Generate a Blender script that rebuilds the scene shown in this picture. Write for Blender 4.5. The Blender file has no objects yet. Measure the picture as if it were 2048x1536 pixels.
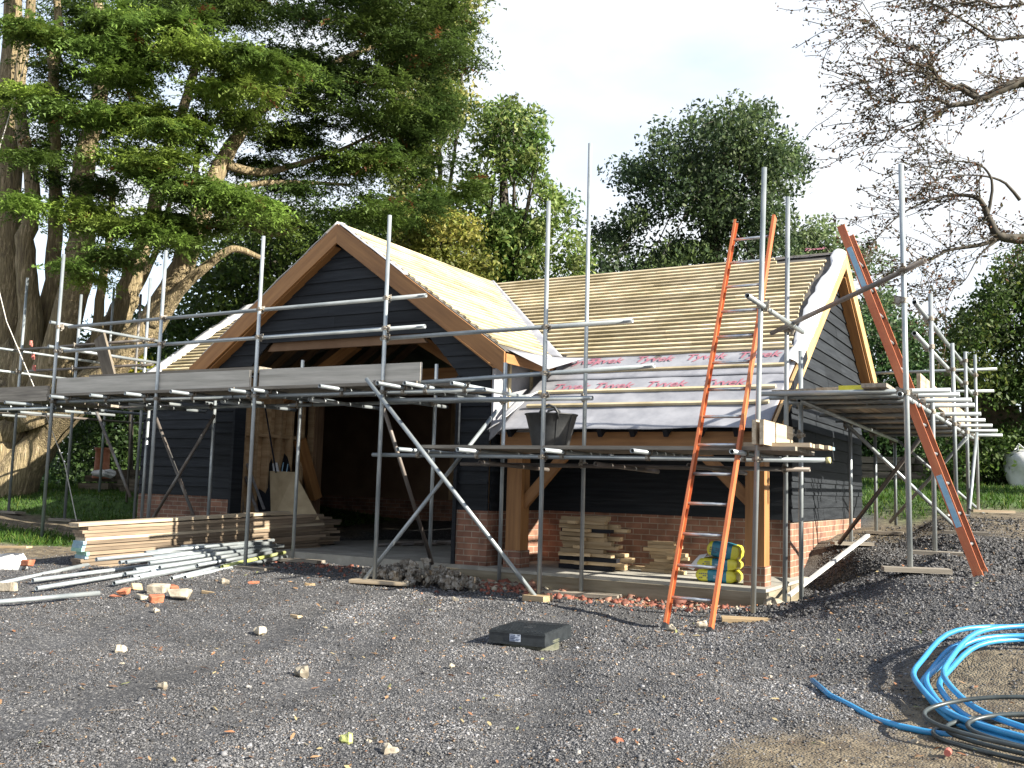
import bpy, math, random
import numpy as np
from mathutils import Vector, Matrix
random.seed(7); rng = np.random.default_rng(11)
R = math.radians
scene = bpy.context.scene
col = scene.collection

# ------------------------------------------------------------------ camera
CZ = 1.25
YAW, PITCH, ROLL, FPX = R(29.82), R(6.01), R(1.62), 1935.0
_f = Vector((-math.sin(YAW)*math.cos(PITCH), math.cos(YAW)*math.cos(PITCH), math.sin(PITCH)))
_r = Vector((math.cos(YAW), math.sin(YAW), 0)); _u = _r.cross(_f)
_r2 = _r*math.cos(ROLL) + _u*math.sin(ROLL); _u2 = -_r*math.sin(ROLL) + _u*math.cos(ROLL)
camd = bpy.data.cameras.new('camera'); cam = bpy.data.objects.new('camera', camd); col.objects.link(cam)
cam.matrix_world = Matrix(((_r2.x, _u2.x, -_f.x, 0), (_r2.y, _u2.y, -_f.y, 0), (_r2.z, _u2.z, -_f.z, CZ), (0, 0, 0, 1)))
camd.sensor_width = 36; camd.lens = FPX/2048*36; camd.clip_end = 2000; camd.clip_start = .05
scene.camera = cam
def ray(x, y):
    return _f + _r2*((x-1024)/FPX) - _u2*((y-768)/FPX)
def atY(x, y, Y): d = ray(x, y); return Vector((0, 0, CZ)) + d*(Y/d.y)
def atX(x, y, X): d = ray(x, y); return Vector((0, 0, CZ)) + d*(X/d.x)
def atZ(x, y, Z): d = ray(x, y); return Vector((0, 0, CZ)) + d*((Z-CZ)/d.z)
def atD(x, y, D): return Vector((0, 0, CZ)) + ray(x, y)*D

# ------------------------------------------------------------------ light
SUN_EL, SUN_AZ = R(28), R(0)      # azimuth measured from +X towards +Y
sdir = Vector((math.cos(SUN_EL)*math.cos(SUN_AZ), math.cos(SUN_EL)*math.sin(SUN_AZ), math.sin(SUN_EL)))
sl = bpy.data.lights.new('sun', 'SUN'); sun = bpy.data.objects.new('sun', sl); col.objects.link(sun)
sun.rotation_euler = (-sdir).to_track_quat('-Z', 'Y').to_euler(); sl.energy = 4.8; sl.angle = R(.5); sl.color = (1, .92, .78)
world = bpy.data.worlds.new('World'); scene.world = world; world.use_nodes = True
nt = world.node_tree; N = nt.nodes; LK = nt.links; N.clear()
wo = N.new('ShaderNodeOutputWorld'); bg = N.new('ShaderNodeBackground'); sky = N.new('ShaderNodeTexSky')
sky.sky_type = 'NISHITA'; sky.sun_disc = False; sky.sun_elevation = SUN_EL; sky.sun_rotation = math.pi/2 - SUN_AZ
sky.air_density = 1.0; sky.dust_density = .6; sky.ozone_density = 1.2
tc = N.new('ShaderNodeTexCoord'); mp = N.new('ShaderNodeMapping'); mp.inputs['Scale'].default_value = (1, 1, 2.2)
nz = N.new('ShaderNodeTexNoise'); nz.inputs['Scale'].default_value = 2.3; nz.inputs['Detail'].default_value = 7
cr = N.new('ShaderNodeValToRGB'); cr.color_ramp.elements[0].position = .36; cr.color_ramp.elements[0].color = (.62, .62, .62, 1); cr.color_ramp.elements[1].position = .52
mx = N.new('ShaderNodeMixRGB'); mx.inputs[2].default_value = (3.35, 3.5, 3.7, 1)
LK.new(tc.outputs['Generated'], mp.inputs[0]); LK.new(mp.outputs[0], nz.inputs[0]); LK.new(nz.outputs[0], cr.inputs[0])
sz = N.new('ShaderNodeSeparateXYZ'); LK.new(tc.outputs['Generated'], sz.inputs[0])
zr = N.new('ShaderNodeMapRange'); zr.inputs[1].default_value = .50; zr.inputs[2].default_value = .85; zr.inputs[3].default_value = 1; zr.inputs[4].default_value = .25; LK.new(sz.outputs[2], zr.inputs[0])
ml = N.new('ShaderNodeMath'); ml.operation = 'MULTIPLY'; LK.new(cr.outputs[0], ml.inputs[0]); LK.new(zr.outputs[0], ml.inputs[1]); LK.new(ml.outputs[0], mx.inputs[0]); LK.new(sky.outputs[0], mx.inputs[1]); LK.new(mx.outputs[0], bg.inputs[0])
bg.inputs[1].default_value = .1; LK.new(bg.outputs[0], wo.inputs[0])
scene.view_settings.view_transform = 'Standard'; scene.view_settings.look = 'None'; scene.view_settings.gamma = 1
scene.view_settings.exposure = 1.75
scene.render.engine = 'CYCLES'
scene.cycles.max_bounces = 6; scene.cycles.transparent_max_bounces = 8

# ------------------------------------------------------------------ materials
def newmat(name):
    m = bpy.data.materials.new(name); m.use_nodes = True
    n = m.node_tree.nodes; l = m.node_tree.links; b = n['Principled BSDF']
    return m, n, l, b
def rgb(c): return (c[0]*.8, c[1]*.8, c[2]*.8, 1)
def noisy(name, c1, c2, scale=8, rough=.7, stretch=(1, 1, 1), metal=0, bump=0, bscale=None, detail=5, c3=None, tint=0, spec=.5, lo=.35, hi=.65, rnd=0, coords='Object', trans=0):
    """noise-mixed colours; stretch = scale per local axis; tint = strength of per-piece 'tint' attribute; rnd = per-object variation"""
    m, n, l, b = newmat(name)
    t = n.new('ShaderNodeTexCoord'); mp = n.new('ShaderNodeMapping'); mp.inputs['Scale'].default_value = stretch
    l.new(t.outputs[coords], mp.inputs[0])
    oi = n.new('ShaderNodeObjectInfo')
    vm = n.new('ShaderNodeVectorMath'); vm.operation = 'SCALE'; vm.inputs[0].default_value = (13, 7, 5); l.new(oi.outputs['Random'], vm.inputs['Scale'])
    l.new(vm.outputs[0], mp.inputs['Location'])
    nz = n.new('ShaderNodeTexNoise'); nz.inputs['Scale'].default_value = scale; nz.inputs['Detail'].default_value = detail; nz.inputs['Roughness'].default_value = .6
    l.new(mp.outputs[0], nz.inputs[0])
    r = n.new('ShaderNodeValToRGB'); e = r.color_ramp.elements; e[0].position = lo; e[1].position = hi; e[0].color = rgb(c1); e[1].color = rgb(c2)
    if c3: k = r.color_ramp.elements.new((lo+hi)/2+.04); k.color = rgb(c3)
    l.new(nz.outputs[0], r.inputs[0]); out = r.outputs[0]
    if tint:
        a = n.new('ShaderNodeAttribute'); a.attribute_name = 'tint'
        mr = n.new('ShaderNodeMapRange'); mr.inputs[3].default_value = 1-tint; mr.inputs[4].default_value = 1+tint*.6; l.new(a.outputs['Fac'], mr.inputs[0])
        x = n.new('ShaderNodeMixRGB'); x.blend_type = 'MULTIPLY'; x.inputs[0].default_value = 1; l.new(out, x.inputs[1]); l.new(mr.outputs[0], x.inputs[2]); out = x.outputs[0]
    if rnd:
        mr = n.new('ShaderNodeMapRange'); mr.inputs[3].default_value = 1-rnd; mr.inputs[4].default_value = 1+rnd; l.new(oi.outputs['Random'], mr.inputs[0])
        x = n.new('ShaderNodeMixRGB'); x.blend_type = 'MULTIPLY'; x.inputs[0].default_value = 1; l.new(out, x.inputs[1]); l.new(mr.outputs[0], x.inputs[2]); out = x.outputs[0]
    l.new(out, b.inputs['Base Color'])
    b.inputs['Roughness'].default_value = rough; b.inputs['Metallic'].default_value = metal; b.inputs['Specular IOR Level'].default_value = spec
    if bump:
        bn = n.new('ShaderNodeTexNoise'); bn.inputs['Scale'].default_value = bscale or scale*3; bn.inputs['Detail'].default_value = 6; l.new(mp.outputs[0], bn.inputs[0])
        bp = n.new('ShaderNodeBump'); bp.inputs['Strength'].default_value = bump; bp.inputs['Distance'].default_value = .01; l.new(bn.outputs[0], bp.inputs['Height']); l.new(bp.outputs[0], b.inputs['Normal'])
    if trans:
        tr = n.new('ShaderNodeBsdfTranslucent'); l.new(out, tr.inputs[0]); ms = n.new('ShaderNodeMixShader'); ms.inputs[0].default_value = trans
        l.new(b.outputs[0], ms.inputs[1]); l.new(tr.outputs[0], ms.inputs[2]); l.new(ms.outputs[0], n['Material Output'].inputs[0])
    return m
M = {}
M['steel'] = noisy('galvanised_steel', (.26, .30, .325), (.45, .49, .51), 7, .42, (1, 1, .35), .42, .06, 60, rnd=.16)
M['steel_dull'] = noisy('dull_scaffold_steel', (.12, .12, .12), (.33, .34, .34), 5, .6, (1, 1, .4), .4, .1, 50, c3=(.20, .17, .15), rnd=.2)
M['fitting'] = noisy('scaffold_fitting', (.17, .13, .09), (.42, .40, .36), 30, .55, metal=.5, bump=.2, bscale=120, rnd=.3)
M['board'] = noisy('weathered_board', (.16, .14, .115), (.38, .34, .28), 6, .8, (.25, 4, 4), bump=.25, bscale=22, rnd=.22, lo=.3, hi=.7)
M['toe'] = noisy('pale_grey_toe_board', (.38, .36, .31), (.66, .62, .55), 5, .8, (.25, 4, 4), bump=.2, bscale=22, rnd=.12, lo=.25, hi=.7)
M['board_new'] = noisy('pale_board', (.36, .28, .19), (.62, .52, .38), 5, .75, (.22, 5, 5), bump=.15, bscale=22, rnd=.2)
M['batten'] = noisy('treated_batten', (.44, .365, .21), (.78, .67, .46), 4, .7, (.5, .5, .5), bump=.1, tint=.3, rnd=.0)
M['oak'] = noisy('oak_timber', (.25, .115, .038), (.41, .205, .072), 3.5, .62, (.35, 5, 5), bump=.12, bscale=14, rnd=.12, lo=.3, hi=.7)
M['oak_pale'] = noisy('pale_oak', (.42, .255, .10), (.60, .40, .19), 3.5, .6, (.35, 5, 5), bump=.12, bscale=14, rnd=.08)
M['stud'] = noisy('sawn_stud', (.38, .24, .12), (.58, .41, .24), 4, .75, (.4, .4, 4), bump=.1, rnd=.1, tint=.2)
M['black'] = noisy('black_weatherboard', (.017, .020, .025), (.032, .037, .044), 5, .6, (.3, .3, 5), bump=.22, bscale=12, tint=.25, spec=.12)
M['blackply'] = noisy('black_panel', (.010, .011, .015), (.018, .02, .026), 4, .55, spec=.15)
M['dark_lining'] = noisy('dark_brown_lining', (.16, .10, .065), (.26, .17, .11), 3, .85, (.4, 5, .4), spec=.1)  # stud timber in a darker brown base colour
M['board_warm'] = noisy('warm_grey_board', (.15, .11, .075), (.37, .285, .20), 5, .8, (.25, 4, 4), bump=.3, bscale=22, rnd=.32, lo=.3, hi=.7)
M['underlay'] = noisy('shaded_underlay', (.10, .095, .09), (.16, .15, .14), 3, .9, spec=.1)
M['membrane'] = noisy('roof_membrane', (.27, .28, .32), (.41, .42, .465), 3, .75, (1, 1, 1), bump=.5, bscale=5, detail=8, trans=.12)
M['membrane_white'] = noisy('white_membrane', (.78, .79, .83), (.86, .86, .88), 3, .8, bump=.4, bscale=4, trans=.15)
M['ink'] = noisy('pink_ink', (.36, .12, .17), (.42, .17, .22), 20, .8)
M['concrete'] = noisy('concrete', (.30, .29, .26), (.46, .45, .41), 3, .85, bump=.2, bscale=30, c3=(.38, .37, .33))
M['slabedge'] = noisy('shuttered_slab_edge', (.17, .14, .09), (.30, .27, .20), 2.5, .85, (.5, .5, 6), bump=.2)
M['cap'] = noisy('yellow_end_cap', (.55, .50, .20), (.70, .66, .35), 20, .6)
M['rubber'] = noisy('black_rubber', (.014, .016, .018), (.035, .038, .042), 9, .5, bump=.1)
M['cover'] = noisy('black_plastic_cover', (.018, .022, .026), (.035, .042, .048), 14, .38, bump=.1)
M['riser'] = noisy('corrugated_plastic', (.10, .11, .08), (.17, .17, .13), 10, .5)
M['paper'] = noisy('sticker_paper', (.45, .52, .66), (.58, .64, .76), 10, .6)
M['print'] = noisy('sticker_print', (.06, .08, .14), (.10, .13, .22), 10, .6)
M['orange'] = noisy('orange_fibreglass', (.50, .13, .045), (.78, .42, .26), 3, .45, (1, 6, 6), rnd=.05, lo=.45, hi=.85, detail=8, c3=(.60, .20, .075))
M['orange_pale'] = noisy('ladder_bleached_rail', (.70, .25, .08), (.85, .42, .20), 5, .45, (1, 1, .5))
M['alu'] = noisy('aluminium', (.50, .52, .54), (.66, .68, .70), 20, .35, metal=.8)
M['bluestick'] = noisy('pale_blue_sticker', (.22, .42, .58), (.32, .53, .68), 20, .5)
M['bluepipe'] = noisy('blue_water_pipe', (.035, .24, .50), (.05, .32, .62), 6, .33, bump=.05, bscale=40)
M['greypipe'] = noisy('black_pipe', (.022, .03, .032), (.06, .075, .078), 6, .4)
M['yellowbag'] = noisy('yellow_plastic_bag', (.66, .62, .03), (.76, .72, .10), 9, .4, bump=.3, bscale=14)
M['bagblue'] = noisy('bag_blue_print', (.02, .16, .25), (.03, .24, .36), 12, .4)
M['bagwhite'] = noisy('white_woven_bag', (.62, .64, .66), (.78, .79, .80), 9, .6, bump=.4, bscale=9)
M['endblue'] = noisy('blue_end_paint', (.20, .36, .46), (.32, .46, .54), 14, .6)
M['endgreen'] = noisy('green_end_paint', (.20, .44, .36), (.32, .52, .44), 14, .6)
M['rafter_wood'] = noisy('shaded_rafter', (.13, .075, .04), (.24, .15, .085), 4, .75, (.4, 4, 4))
M['offcut'] = noisy('timber_offcut', (.36, .25, .13), (.58, .44, .27), 5, .75, (.4, 4, 4), rnd=.25, bump=.1)
M['ply'] = noisy('plywood', (.30, .23, .13), (.46, .37, .23), 2.5, .7, (1, 1, 7), detail=3, bump=.08)
M['redbrick'] = noisy('loose_brick', (.34, .10, .05), (.50, .20, .11), 12, .85, bump=.5, bscale=40, rnd=.25)
M['stone'] = noisy('pale_stone', (.22, .19, .145), (.50, .45, .36), 9, .85, bump=.6, bscale=24, rnd=.25)
M['pot'] = noisy('terracotta', (.40, .14, .07), (.55, .24, .15), 7, .8, bump=.2)
M['log'] = noisy('old_sleeper', (.10, .085, .065), (.25, .21, .16), 5, .85, (.4, 3, 3), bump=.4, rnd=.25)
M['rope'] = noisy('pale_rope', (.50, .48, .44), (.68, .66, .62), 30, .8)
M['red'] = noisy('red_plastic', (.50, .13, .10), (.60, .20, .16), 20, .5)
M['apple'] = noisy('green_fruit', (.34, .40, .10), (.50, .52, .20), 8, .4)
M['oldwall'] = None

def brickmat(name, c1, c2, mort, rough=.85):
    m, n, l, b = newmat(name)
    t = n.new('ShaderNodeTexCoord'); s = n.new('ShaderNodeSeparateXYZ'); l.new(t.outputs['Object'], s.inputs[0])
    ad = n.new('ShaderNodeMath'); ad.operation = 'ADD'; l.new(s.outputs[0], ad.inputs[0]); l.new(s.outputs[1], ad.inputs[1])
    cb = n.new('ShaderNodeCombineXYZ'); l.new(ad.outputs[0], cb.inputs[0]); l.new(s.outputs[2], cb.inputs[1])
    br = n.new('ShaderNodeTexBrick'); br.inputs['Scale'].default_value = 1; br.inputs['Mortar Size'].default_value = .006
    br.inputs['Brick Width'].default_value = .225; br.inputs['Row Height'].default_value = .075; br.inputs['Bias'].default_value = -.1; br.inputs['Mortar Smooth'].default_value = .2
    br.inputs['Color1'].default_value = rgb(c1); br.inputs['Color2'].default_value = rgb(c2); br.inputs['Mortar'].default_value = rgb(mort)
    nz = n.new('ShaderNodeTexNoise'); nz.inputs['Scale'].default_value = 5; nz.inputs['Detail'].default_value = 8; l.new(t.outputs['Object'], nz.inputs[0])
    vm = n.new('ShaderNodeVectorMath'); vm.operation = 'SCALE'; vm.inputs['Scale'].default_value = .012; l.new(nz.outputs[1], vm.inputs[0])
    va = n.new('ShaderNodeVectorMath'); l.new(cb.outputs[0], va.inputs[0]); l.new(vm.outputs[0], va.inputs[1]); l.new(va.outputs[0], br.inputs[0])
    mr = n.new('ShaderNodeMapRange'); mr.inputs[1].default_value = .3; mr.inputs[2].default_value = .7; mr.inputs[3].default_value = .6; mr.inputs[4].default_value = 1.35; l.new(nz.outputs[0], mr.inputs[0])
    x = n.new('ShaderNodeMixRGB'); x.blend_type = 'MULTIPLY'; x.inputs[0].default_value = 1; l.new(br.outputs[0], x.inputs[1]); l.new(mr.outputs[0], x.inputs[2]); l.new(x.outputs[0], b.inputs['Base Color'])
    bp = n.new('ShaderNodeBump'); bp.invert = True; bp.inputs['Strength'].default_value = .6; bp.inputs['Distance'].default_value = .006; l.new(br.outputs[1], bp.inputs['Height']); l.new(bp.outputs[0], b.inputs['Normal'])
    b.inputs['Roughness'].default_value = rough
    return m
M['brick'] = brickmat('red_brickwork', (.31, .155, .10), (.205, .095, .065), (.36, .30, .235))
M['oldwall'] = brickmat('old_garden_brickwork', (.16, .12, .07), (.10, .08, .05), (.13, .11, .08))

# ------------------------------------------------------------------ mesh building
WM = {}
class MB:
    def __init__(s): s.v = []; s.f = []; s.t = []; s.tint = .5; s.mi = []; s.m = 0
    def add(s, vs, fs):
        k = len(s.v); s.v += [tuple(v) for v in vs]; s.f += [tuple(i+k for i in f) for f in fs]; s.t += [s.tint]*len(fs); s.mi += [s.m]*len(fs)
        return s
    def box(s, c, d, rot=None):
        c = Vector(c); h = Vector(d)*.5
        vs = [Vector((x*h.x, y*h.y, z*h.z)) for x in (-1, 1) for y in (-1, 1) for z in (-1, 1)]
        if rot is not None: vs = [rot @ v for v in vs]
        return s.hexa([v+c for v in vs])
    def hexa(s, vs):  # order: x,y,z nested
        return s.add(vs, [(0, 1, 3, 2), (4, 6, 7, 5), (0, 4, 5, 1), (2, 3, 7, 6), (0, 2, 6, 4), (1, 5, 7, 3)])
    def lo_hi(s, a, b): return s.box([(a[i]+b[i])/2 for i in range(3)], [abs(b[i]-a[i]) for i in range(3)])
    def tube(s, p0, p1, r, n=12, hollow=0, r1=None):
        p0 = Vector(p0); p1 = Vector(p1); d = (p1-p0).normalized(); a = d.orthogonal().normalized(); b = d.cross(a); r1 = r if r1 is None else r1
        ring = lambda p, rr: [p + (a*math.cos(2*math.pi*i/n)+b*math.sin(2*math.pi*i/n))*rr for i in range(n)]
        if hollow:
            vs = ring(p0, r)+ring(p1, r1)+ring(p0, r-hollow)+ring(p1, r1-hollow)+ring(p0+d*.12, r-hollow)+ring(p1-d*.12, r1-hollow); fs = []
            for i in range(n):
                j = (i+1) % n
                fs += [(i, j, n+j, n+i), (j, i, 2*n+i, 2*n+j), (n+i, n+j, 3*n+j, 3*n+i), (2*n+j, 2*n+i, 4*n+i, 4*n+j), (3*n+i, 3*n+j, 5*n+j, 5*n+i)]
            fs += [tuple(4*n+i for i in range(n)), tuple(5*n+i for i in range(n-1, -1, -1))]
        else:
            vs = ring(p0, r)+ring(p1, r1); fs = [(i, (i+1) % n, n+(i+1) % n, n+i) for i in range(n)]+[tuple(range(n-1, -1, -1)), tuple(range(n, 2*n))]
        return s.add(vs, fs)
    def path(s, pts, rad, n=8, closed=False):
        P = [Vector(p) for p in pts]; m = len(P); rr = rad if isinstance(rad, (list, tuple)) else [rad]*m
        vs = []; up = None
        for i in range(m):
            t = (P[min(i+1, m-1)]-P[max(i-1, 0)]).normalized()
            if up is None: up = t.orthogonal().normalized()
            up = (up - t*up.dot(t)).normalized(); b = t.cross(up)
            vs += [P[i]+(up*math.cos(2*math.pi*k/n)+b*math.sin(2*math.pi*k/n))*rr[i] for k in range(n)]
        fs = [(i*n+k, i*n+(k+1) % n, (i+1)*n+(k+1) % n, (i+1)*n+k) for i in range(m-1) for k in range(n)]
        fs += [tuple(range(n-1, -1, -1)), tuple(range((m-1)*n, m*n))]
        return s.add(vs, fs)
    def prism(s, poly, ext):  # poly list of 3D points, ext vector
        e = Vector(ext); n = len(poly); vs = [Vector(p) for p in poly]+[Vector(p)+e for p in poly]
        return s.add(vs, [tuple(range(n-1, -1, -1)), tuple(range(n, 2*n))]+[(i, (i+1) % n, n+(i+1) % n, n+i) for i in range(n)])
    def obj(s, name, mat, parent=None, mtx=None, smooth=False, label=None, cat=None, group=None, kind=None):
        me = bpy.data.meshes.new(name); me.from_pydata(s.v, [], s.f)
        for m in (mat if isinstance(mat, (list, tuple)) else [mat]): me.materials.append(m)
        if any(s.mi): me.polygons.foreach_set('material_index', s.mi)
        a = me.attributes.new('tint', 'FLOAT', 'FACE'); a.data.foreach_set('value', s.t)
        if smooth: me.polygons.foreach_set('use_smooth', [len(f) <= 4 for f in s.f])
        me.update()
        return link(name, me, parent, mtx, label, cat, group, kind)
def link(name, data, parent=None, mtx=None, label=None, cat=None, group=None, kind=None):
    o = bpy.data.objects.new(name, data); col.objects.link(o); mtx = mtx or Matrix.Identity(4); WM[o.name] = mtx.copy()
    if parent: o.parent = parent; o.matrix_basis = WM[parent.name].inverted() @ mtx
    else: o.matrix_basis = mtx
    if label: o['label'] = label
    if cat: o['category'] = cat
    if group: o['group'] = group
    if kind: o['kind'] = kind
    return o
def thing(name, loc, label, cat, group=None, rz=0):
    return link(name, None, None, Matrix.Translation(Vector(loc)) @ Matrix.Rotation(rz, 4, 'Z'), label, cat, group)
def T(p): return Matrix.Translation(Vector(p))
def frame(p0, p1, up=(0, 0, 1)):
    """matrix with local X along p0->p1, origin at the middle"""
    p0 = Vector(p0); p1 = Vector(p1); x = (p1-p0).normalized(); up = Vector(up)
    if abs(x.dot(up)) > .99: up = Vector((0, 1, 0))
    y = up.cross(x).normalized(); z = x.cross(y); c = (p0+p1)/2
    return Matrix(((x.x, y.x, z.x, c.x), (x.y, y.y, z.y, c.y), (x.z, y.z, z.z, c.z), (0, 0, 0, 1)))
def beam(name, p0, p1, w, h, mat, parent=None, up=(0, 0, 1), **k):
    L = (Vector(p1)-Vector(p0)).length
    return MB().box((0, 0, 0), (L, w, h)).obj(name, mat, parent, frame(p0, p1, up), **k)
RT = .02415
def stube(name, p0, p1, parent=None, mat=None, r=RT, **k):
    L = (Vector(p1)-Vector(p0)).length; f = frame(p0, p1) @ Matrix.Rotation(math.pi/2, 4, 'Y')
    return MB().tube((0, 0, -L/2), (0, 0, L/2), r, 12, .004).obj(name, mat or M['steel'], parent, f, smooth=True, **k)
# coupler: sleeve round local Z (tube one) and sleeve round local X (tube two), offset in local Y
_cm = MB()
for ax in ('z', 'x'):
    o = (0, 0, 0) if ax == 'z' else (0, .052, 0)
    d = Vector((0, 0, .024)) if ax == 'z' else Vector((.024, 0, 0))
    _cm.tube(Vector(o)-d, Vector(o)+d, .0325, 10)
    e = Vector((.05, 0, 0)) if ax == 'z' else Vector((0, 0, .05))
    _cm.tube(Vector(o)+e*.6-Vector((0, .03, 0)), Vector(o)+e*.85+Vector((0, .03, 0)), .008, 6)
    _cm.box(Vector(o)+e*.8+Vector((0, .022, 0)), (.026, .02, .026))
    _cm.box(Vector(o)-e*.7, (.02, .028, .03))
_cm.box((0, .026, 0), (.04, .02, .04))
_cme = None
def coupler(p, d1, d2, side, parent, name='coupler'):
    """p on tube one; d1 axis of tube one, d2 axis of tube two, side = direction from tube one to tube two"""
    global _cme
    z = Vector(d1).normalized(); y = Vector(side); y = (y-z*y.dot(z)).normalized(); x = y.cross(z)
    m = Matrix(((x.x, y.x, z.x, p[0]), (x.y, y.y, z.y, p[1]), (x.z, y.z, z.z, p[2]), (0, 0, 0, 1)))
    if _cme is None:
        o = _cm.obj(name, M['fitting'], parent, m); _cme = o.data; return o
    return link(name, _cme, parent, m)

# ------------------------------------------------------------------ ground heights
GP = [(-12.9,8.95,.27),(-10.7,8.95,.20),(-8.87,8.95,.12),(-6.86,8.95,.10),(-4.74,8.95,.09),(-2.5,8.95,.07),(-9.1,10.1,.14),(-6.9,10.1,.12),(-5.9,10.2,.06),(-4.8,10.1,.03),
 (-3.4,10.2,.02),(-2.55,10.1,.02),(-2.45,10.7,-.02),(-1.2,9.1,.60),(-1.2,10.2,.68),(-1.2,11.1,.74),(-1.2,13.2,.81),(-1.2,15,.98),(-1.2,16.8,1.04),(-2.45,13.1,.60),(-2.45,15,.69),(-2.45,16.9,.73),
 (-2.6,12.4,.26),(-2.7,13.7,.62),(-2.7,11.9,.12),(-2.35,11.3,-.45),(-2.0,10.8,-.45),(-2.1,10.4,-.2),(-2.05,11.3,-.4),(-1.85,10.5,-.25),(-2.35,10.85,-.4),(-1.6,10.1,.64),(-1.5,10.6,.68),(-1.72,9.5,.50),(-1.95,9.25,.36),(-2.25,9.25,.16),(-2.0,12.0,.70),(-2.1,12.6,.62),(-1.6,11.0,.62),(-2.0,8.6,.14),(-1.6,11.6,.55),(-1.75,12.1,.55),(-1.5,8.6,.36),
 (-12.9,10.7,.42),(-16.4,10.7,.50),(-16.5,12.6,.84),(-14.9,10.7,.43),(-15,8.5,.36),(-16,5,.2),(-20,9,.5),(-20,14,.9),(-18,19,1.0),(-14,19,.95),(-26,14,.9),
 (-3,8.3,.04),(-3.7,7.1,.02),(-6,7.5,.03),(-8.3,7,.04),(-9,8,.08),(-10.5,7.6,.14),(-12,7,.18),(-6,5,-.02),(-3,5,-.02),(-9,5,.0),(-13,5,.1),(-1.5,6.4,.05),(-1.5,7.5,.16),
 (-.8,5.4,.04),(.2,5.3,.04),(-.8,6.2,.13),(.3,6.3,.18),(.3,7.1,.33),(-.6,7.3,.30),(.3,8.5,.52),(-.4,9.3,.60),(.6,10.2,.68),(.5,12,.80),(1,15,1.0),(1,18,1.15),
 (-2,3,-.05),(-5,2,-.05),(0,2,-.02),(0,0,-.1),(-9,0,0),(6,6,.5),(6,0,.2),(8,14,1.0),(-20,0,.2),(-2,20,1.25),(-4,26,1.58),(2,26,1.6),(0,35,1.9),(-10,35,1.8),(-12,26,1.4),(-25,25,1.2),(10,35,2),(12,22,1.5),(-30,35,1.6),
 (-30,12,.9),(-40,20,1.2),(-6,11.5,.02),(-4,12,.0),(-9,13,.1),(-6,15,.2),(-12,14,.4),(-9,17,.6),(-5,18,.9),(-40,0,.6),(-5,-8,0),(10,-8,.2),(-60,60,2),(0,80,2.2),(60,60,2.2),(60,0,1.5),(-60,-10,1),(0,-60,0)]
GA = np.array(GP)
def Gnp(x, y):
    x = np.asarray(x, float); y = np.asarray(y, float); sh = x.shape; x = x.ravel(); y = y.ravel(); out = np.empty(len(x))
    for k in range(0, len(x), 20000):
        d = (x[k:k+20000, None]-GA[None, :, 0])**2+(y[k:k+20000, None]-GA[None, :, 1])**2
        w = 1/(d+.12)**2; out[k:k+20000] = (w*GA[None, :, 2]).sum(1)/w.sum(1)
    return out.reshape(sh)
def G(x, y): return float(Gnp(np.array([x]), np.array([y]))[0])
def vnoise(x, y, s, seed):
    x = x*s; y = y*s; xi = np.floor(x).astype(int); yi = np.floor(y).astype(int); fx = x-xi; fy = y-yi
    fx = fx*fx*(3-2*fx); fy = fy*fy*(3-2*fy)
    h = lambda a, b: ((np.sin(a*127.1+b*311.7+seed*74.7)*43758.5453) % 1.0)
    return (h(xi, yi)*(1-fx)+h(xi+1, yi)*fx)*(1-fy)+(h(xi, yi+1)*(1-fx)+h(xi+1, yi+1)*fx)*fy
def rut(x, y):
    u = x*.93+y*.36+.12*np.sin(y*.9); r_ = 0
    for u0 in (-2.2, -.75, -4.6, -3.1): r_ = r_-.016*np.exp(-((u-u0)/.17)**2)+.008*np.exp(-((u-u0-.3)/.14)**2)+.008*np.exp(-((u-u0+.3)/.14)**2)
    return r_*np.clip((9.2-y)/1.5, 0, 1)*(np.abs(x) < 12)
def bumps(x, y): return rut(x, y)+(vnoise(x, y, .9, 1)-.5)*.045+(vnoise(x, y, 2.6, 2)-.5)*.03+(vnoise(x, y, 8, 3)-.5)*.016
def GB(x, y): return Gnp(x, y)+bumps(x, y)

def axis(lo, hi, step, far0, far1):
    a = list(np.arange(lo, hi, step)); g = step; p = a[-1]
    while p < far1: g *= 1.22; p += g; a.append(p)
    g = step; p = a[0]; b = []
    while p > far0: g *= 1.22; p -= g; b.append(p)
    return np.array(b[::-1]+a)
gx = axis(-15, 2.2, .07, -420, 420); gy = axis(3.2, 13.5, .07, -300, 420)
X, Y = np.meshgrid(gx, gy); Z = GB(X, Y)
nx, ny = len(gx), len(gy)
me = bpy.data.meshes.new('ground'); vs = np.stack([X, Y, Z], -1).reshape(-1, 3)
me.vertices.add(len(vs)); me.vertices.foreach_set('co', vs.ravel())
ii = (np.arange(ny-1)[:, None]*nx+np.arange(nx-1)[None, :]).ravel(); q = np.stack([ii, ii+1, ii+nx+1, ii+nx], -1)
me.loops.add(q.size); me.loops.foreach_set('vertex_index', q.ravel()); me.polygons.add(len(q)); me.polygons.foreach_set('loop_start', np.arange(len(q))*4)
try: me.polygons.foreach_set('loop_total', np.full(len(q), 4))
except Exception: pass
me.update(calc_edges=True)
def sstep(a, b, x): t = np.clip((x-a)/(b-a), 0, 1); return t*t*(3-2*t)
def grass_mask(x, y):
    n = (vnoise(x, y, .8, 9)-.5)*1.6+(vnoise(x, y, 3, 10)-.5)*.8
    left = sstep(-.2, .5, -x-11.9+n*.3)*sstep(10.6, 11.3, y+n*.5)
    left = np.maximum(left, sstep(-.2, .5, -x-16.5+n*.6)*sstep(8.4, 9.2, y+n*.3))
    left = np.maximum(left, sstep(.1, .6, 1.0-np.hypot((x+13.4)/2.0, (y-8.95)/.75)+n*.4))
    right = sstep(0, 1.2, y-18.0+n*1.5)
    return np.maximum(left, right)
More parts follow.
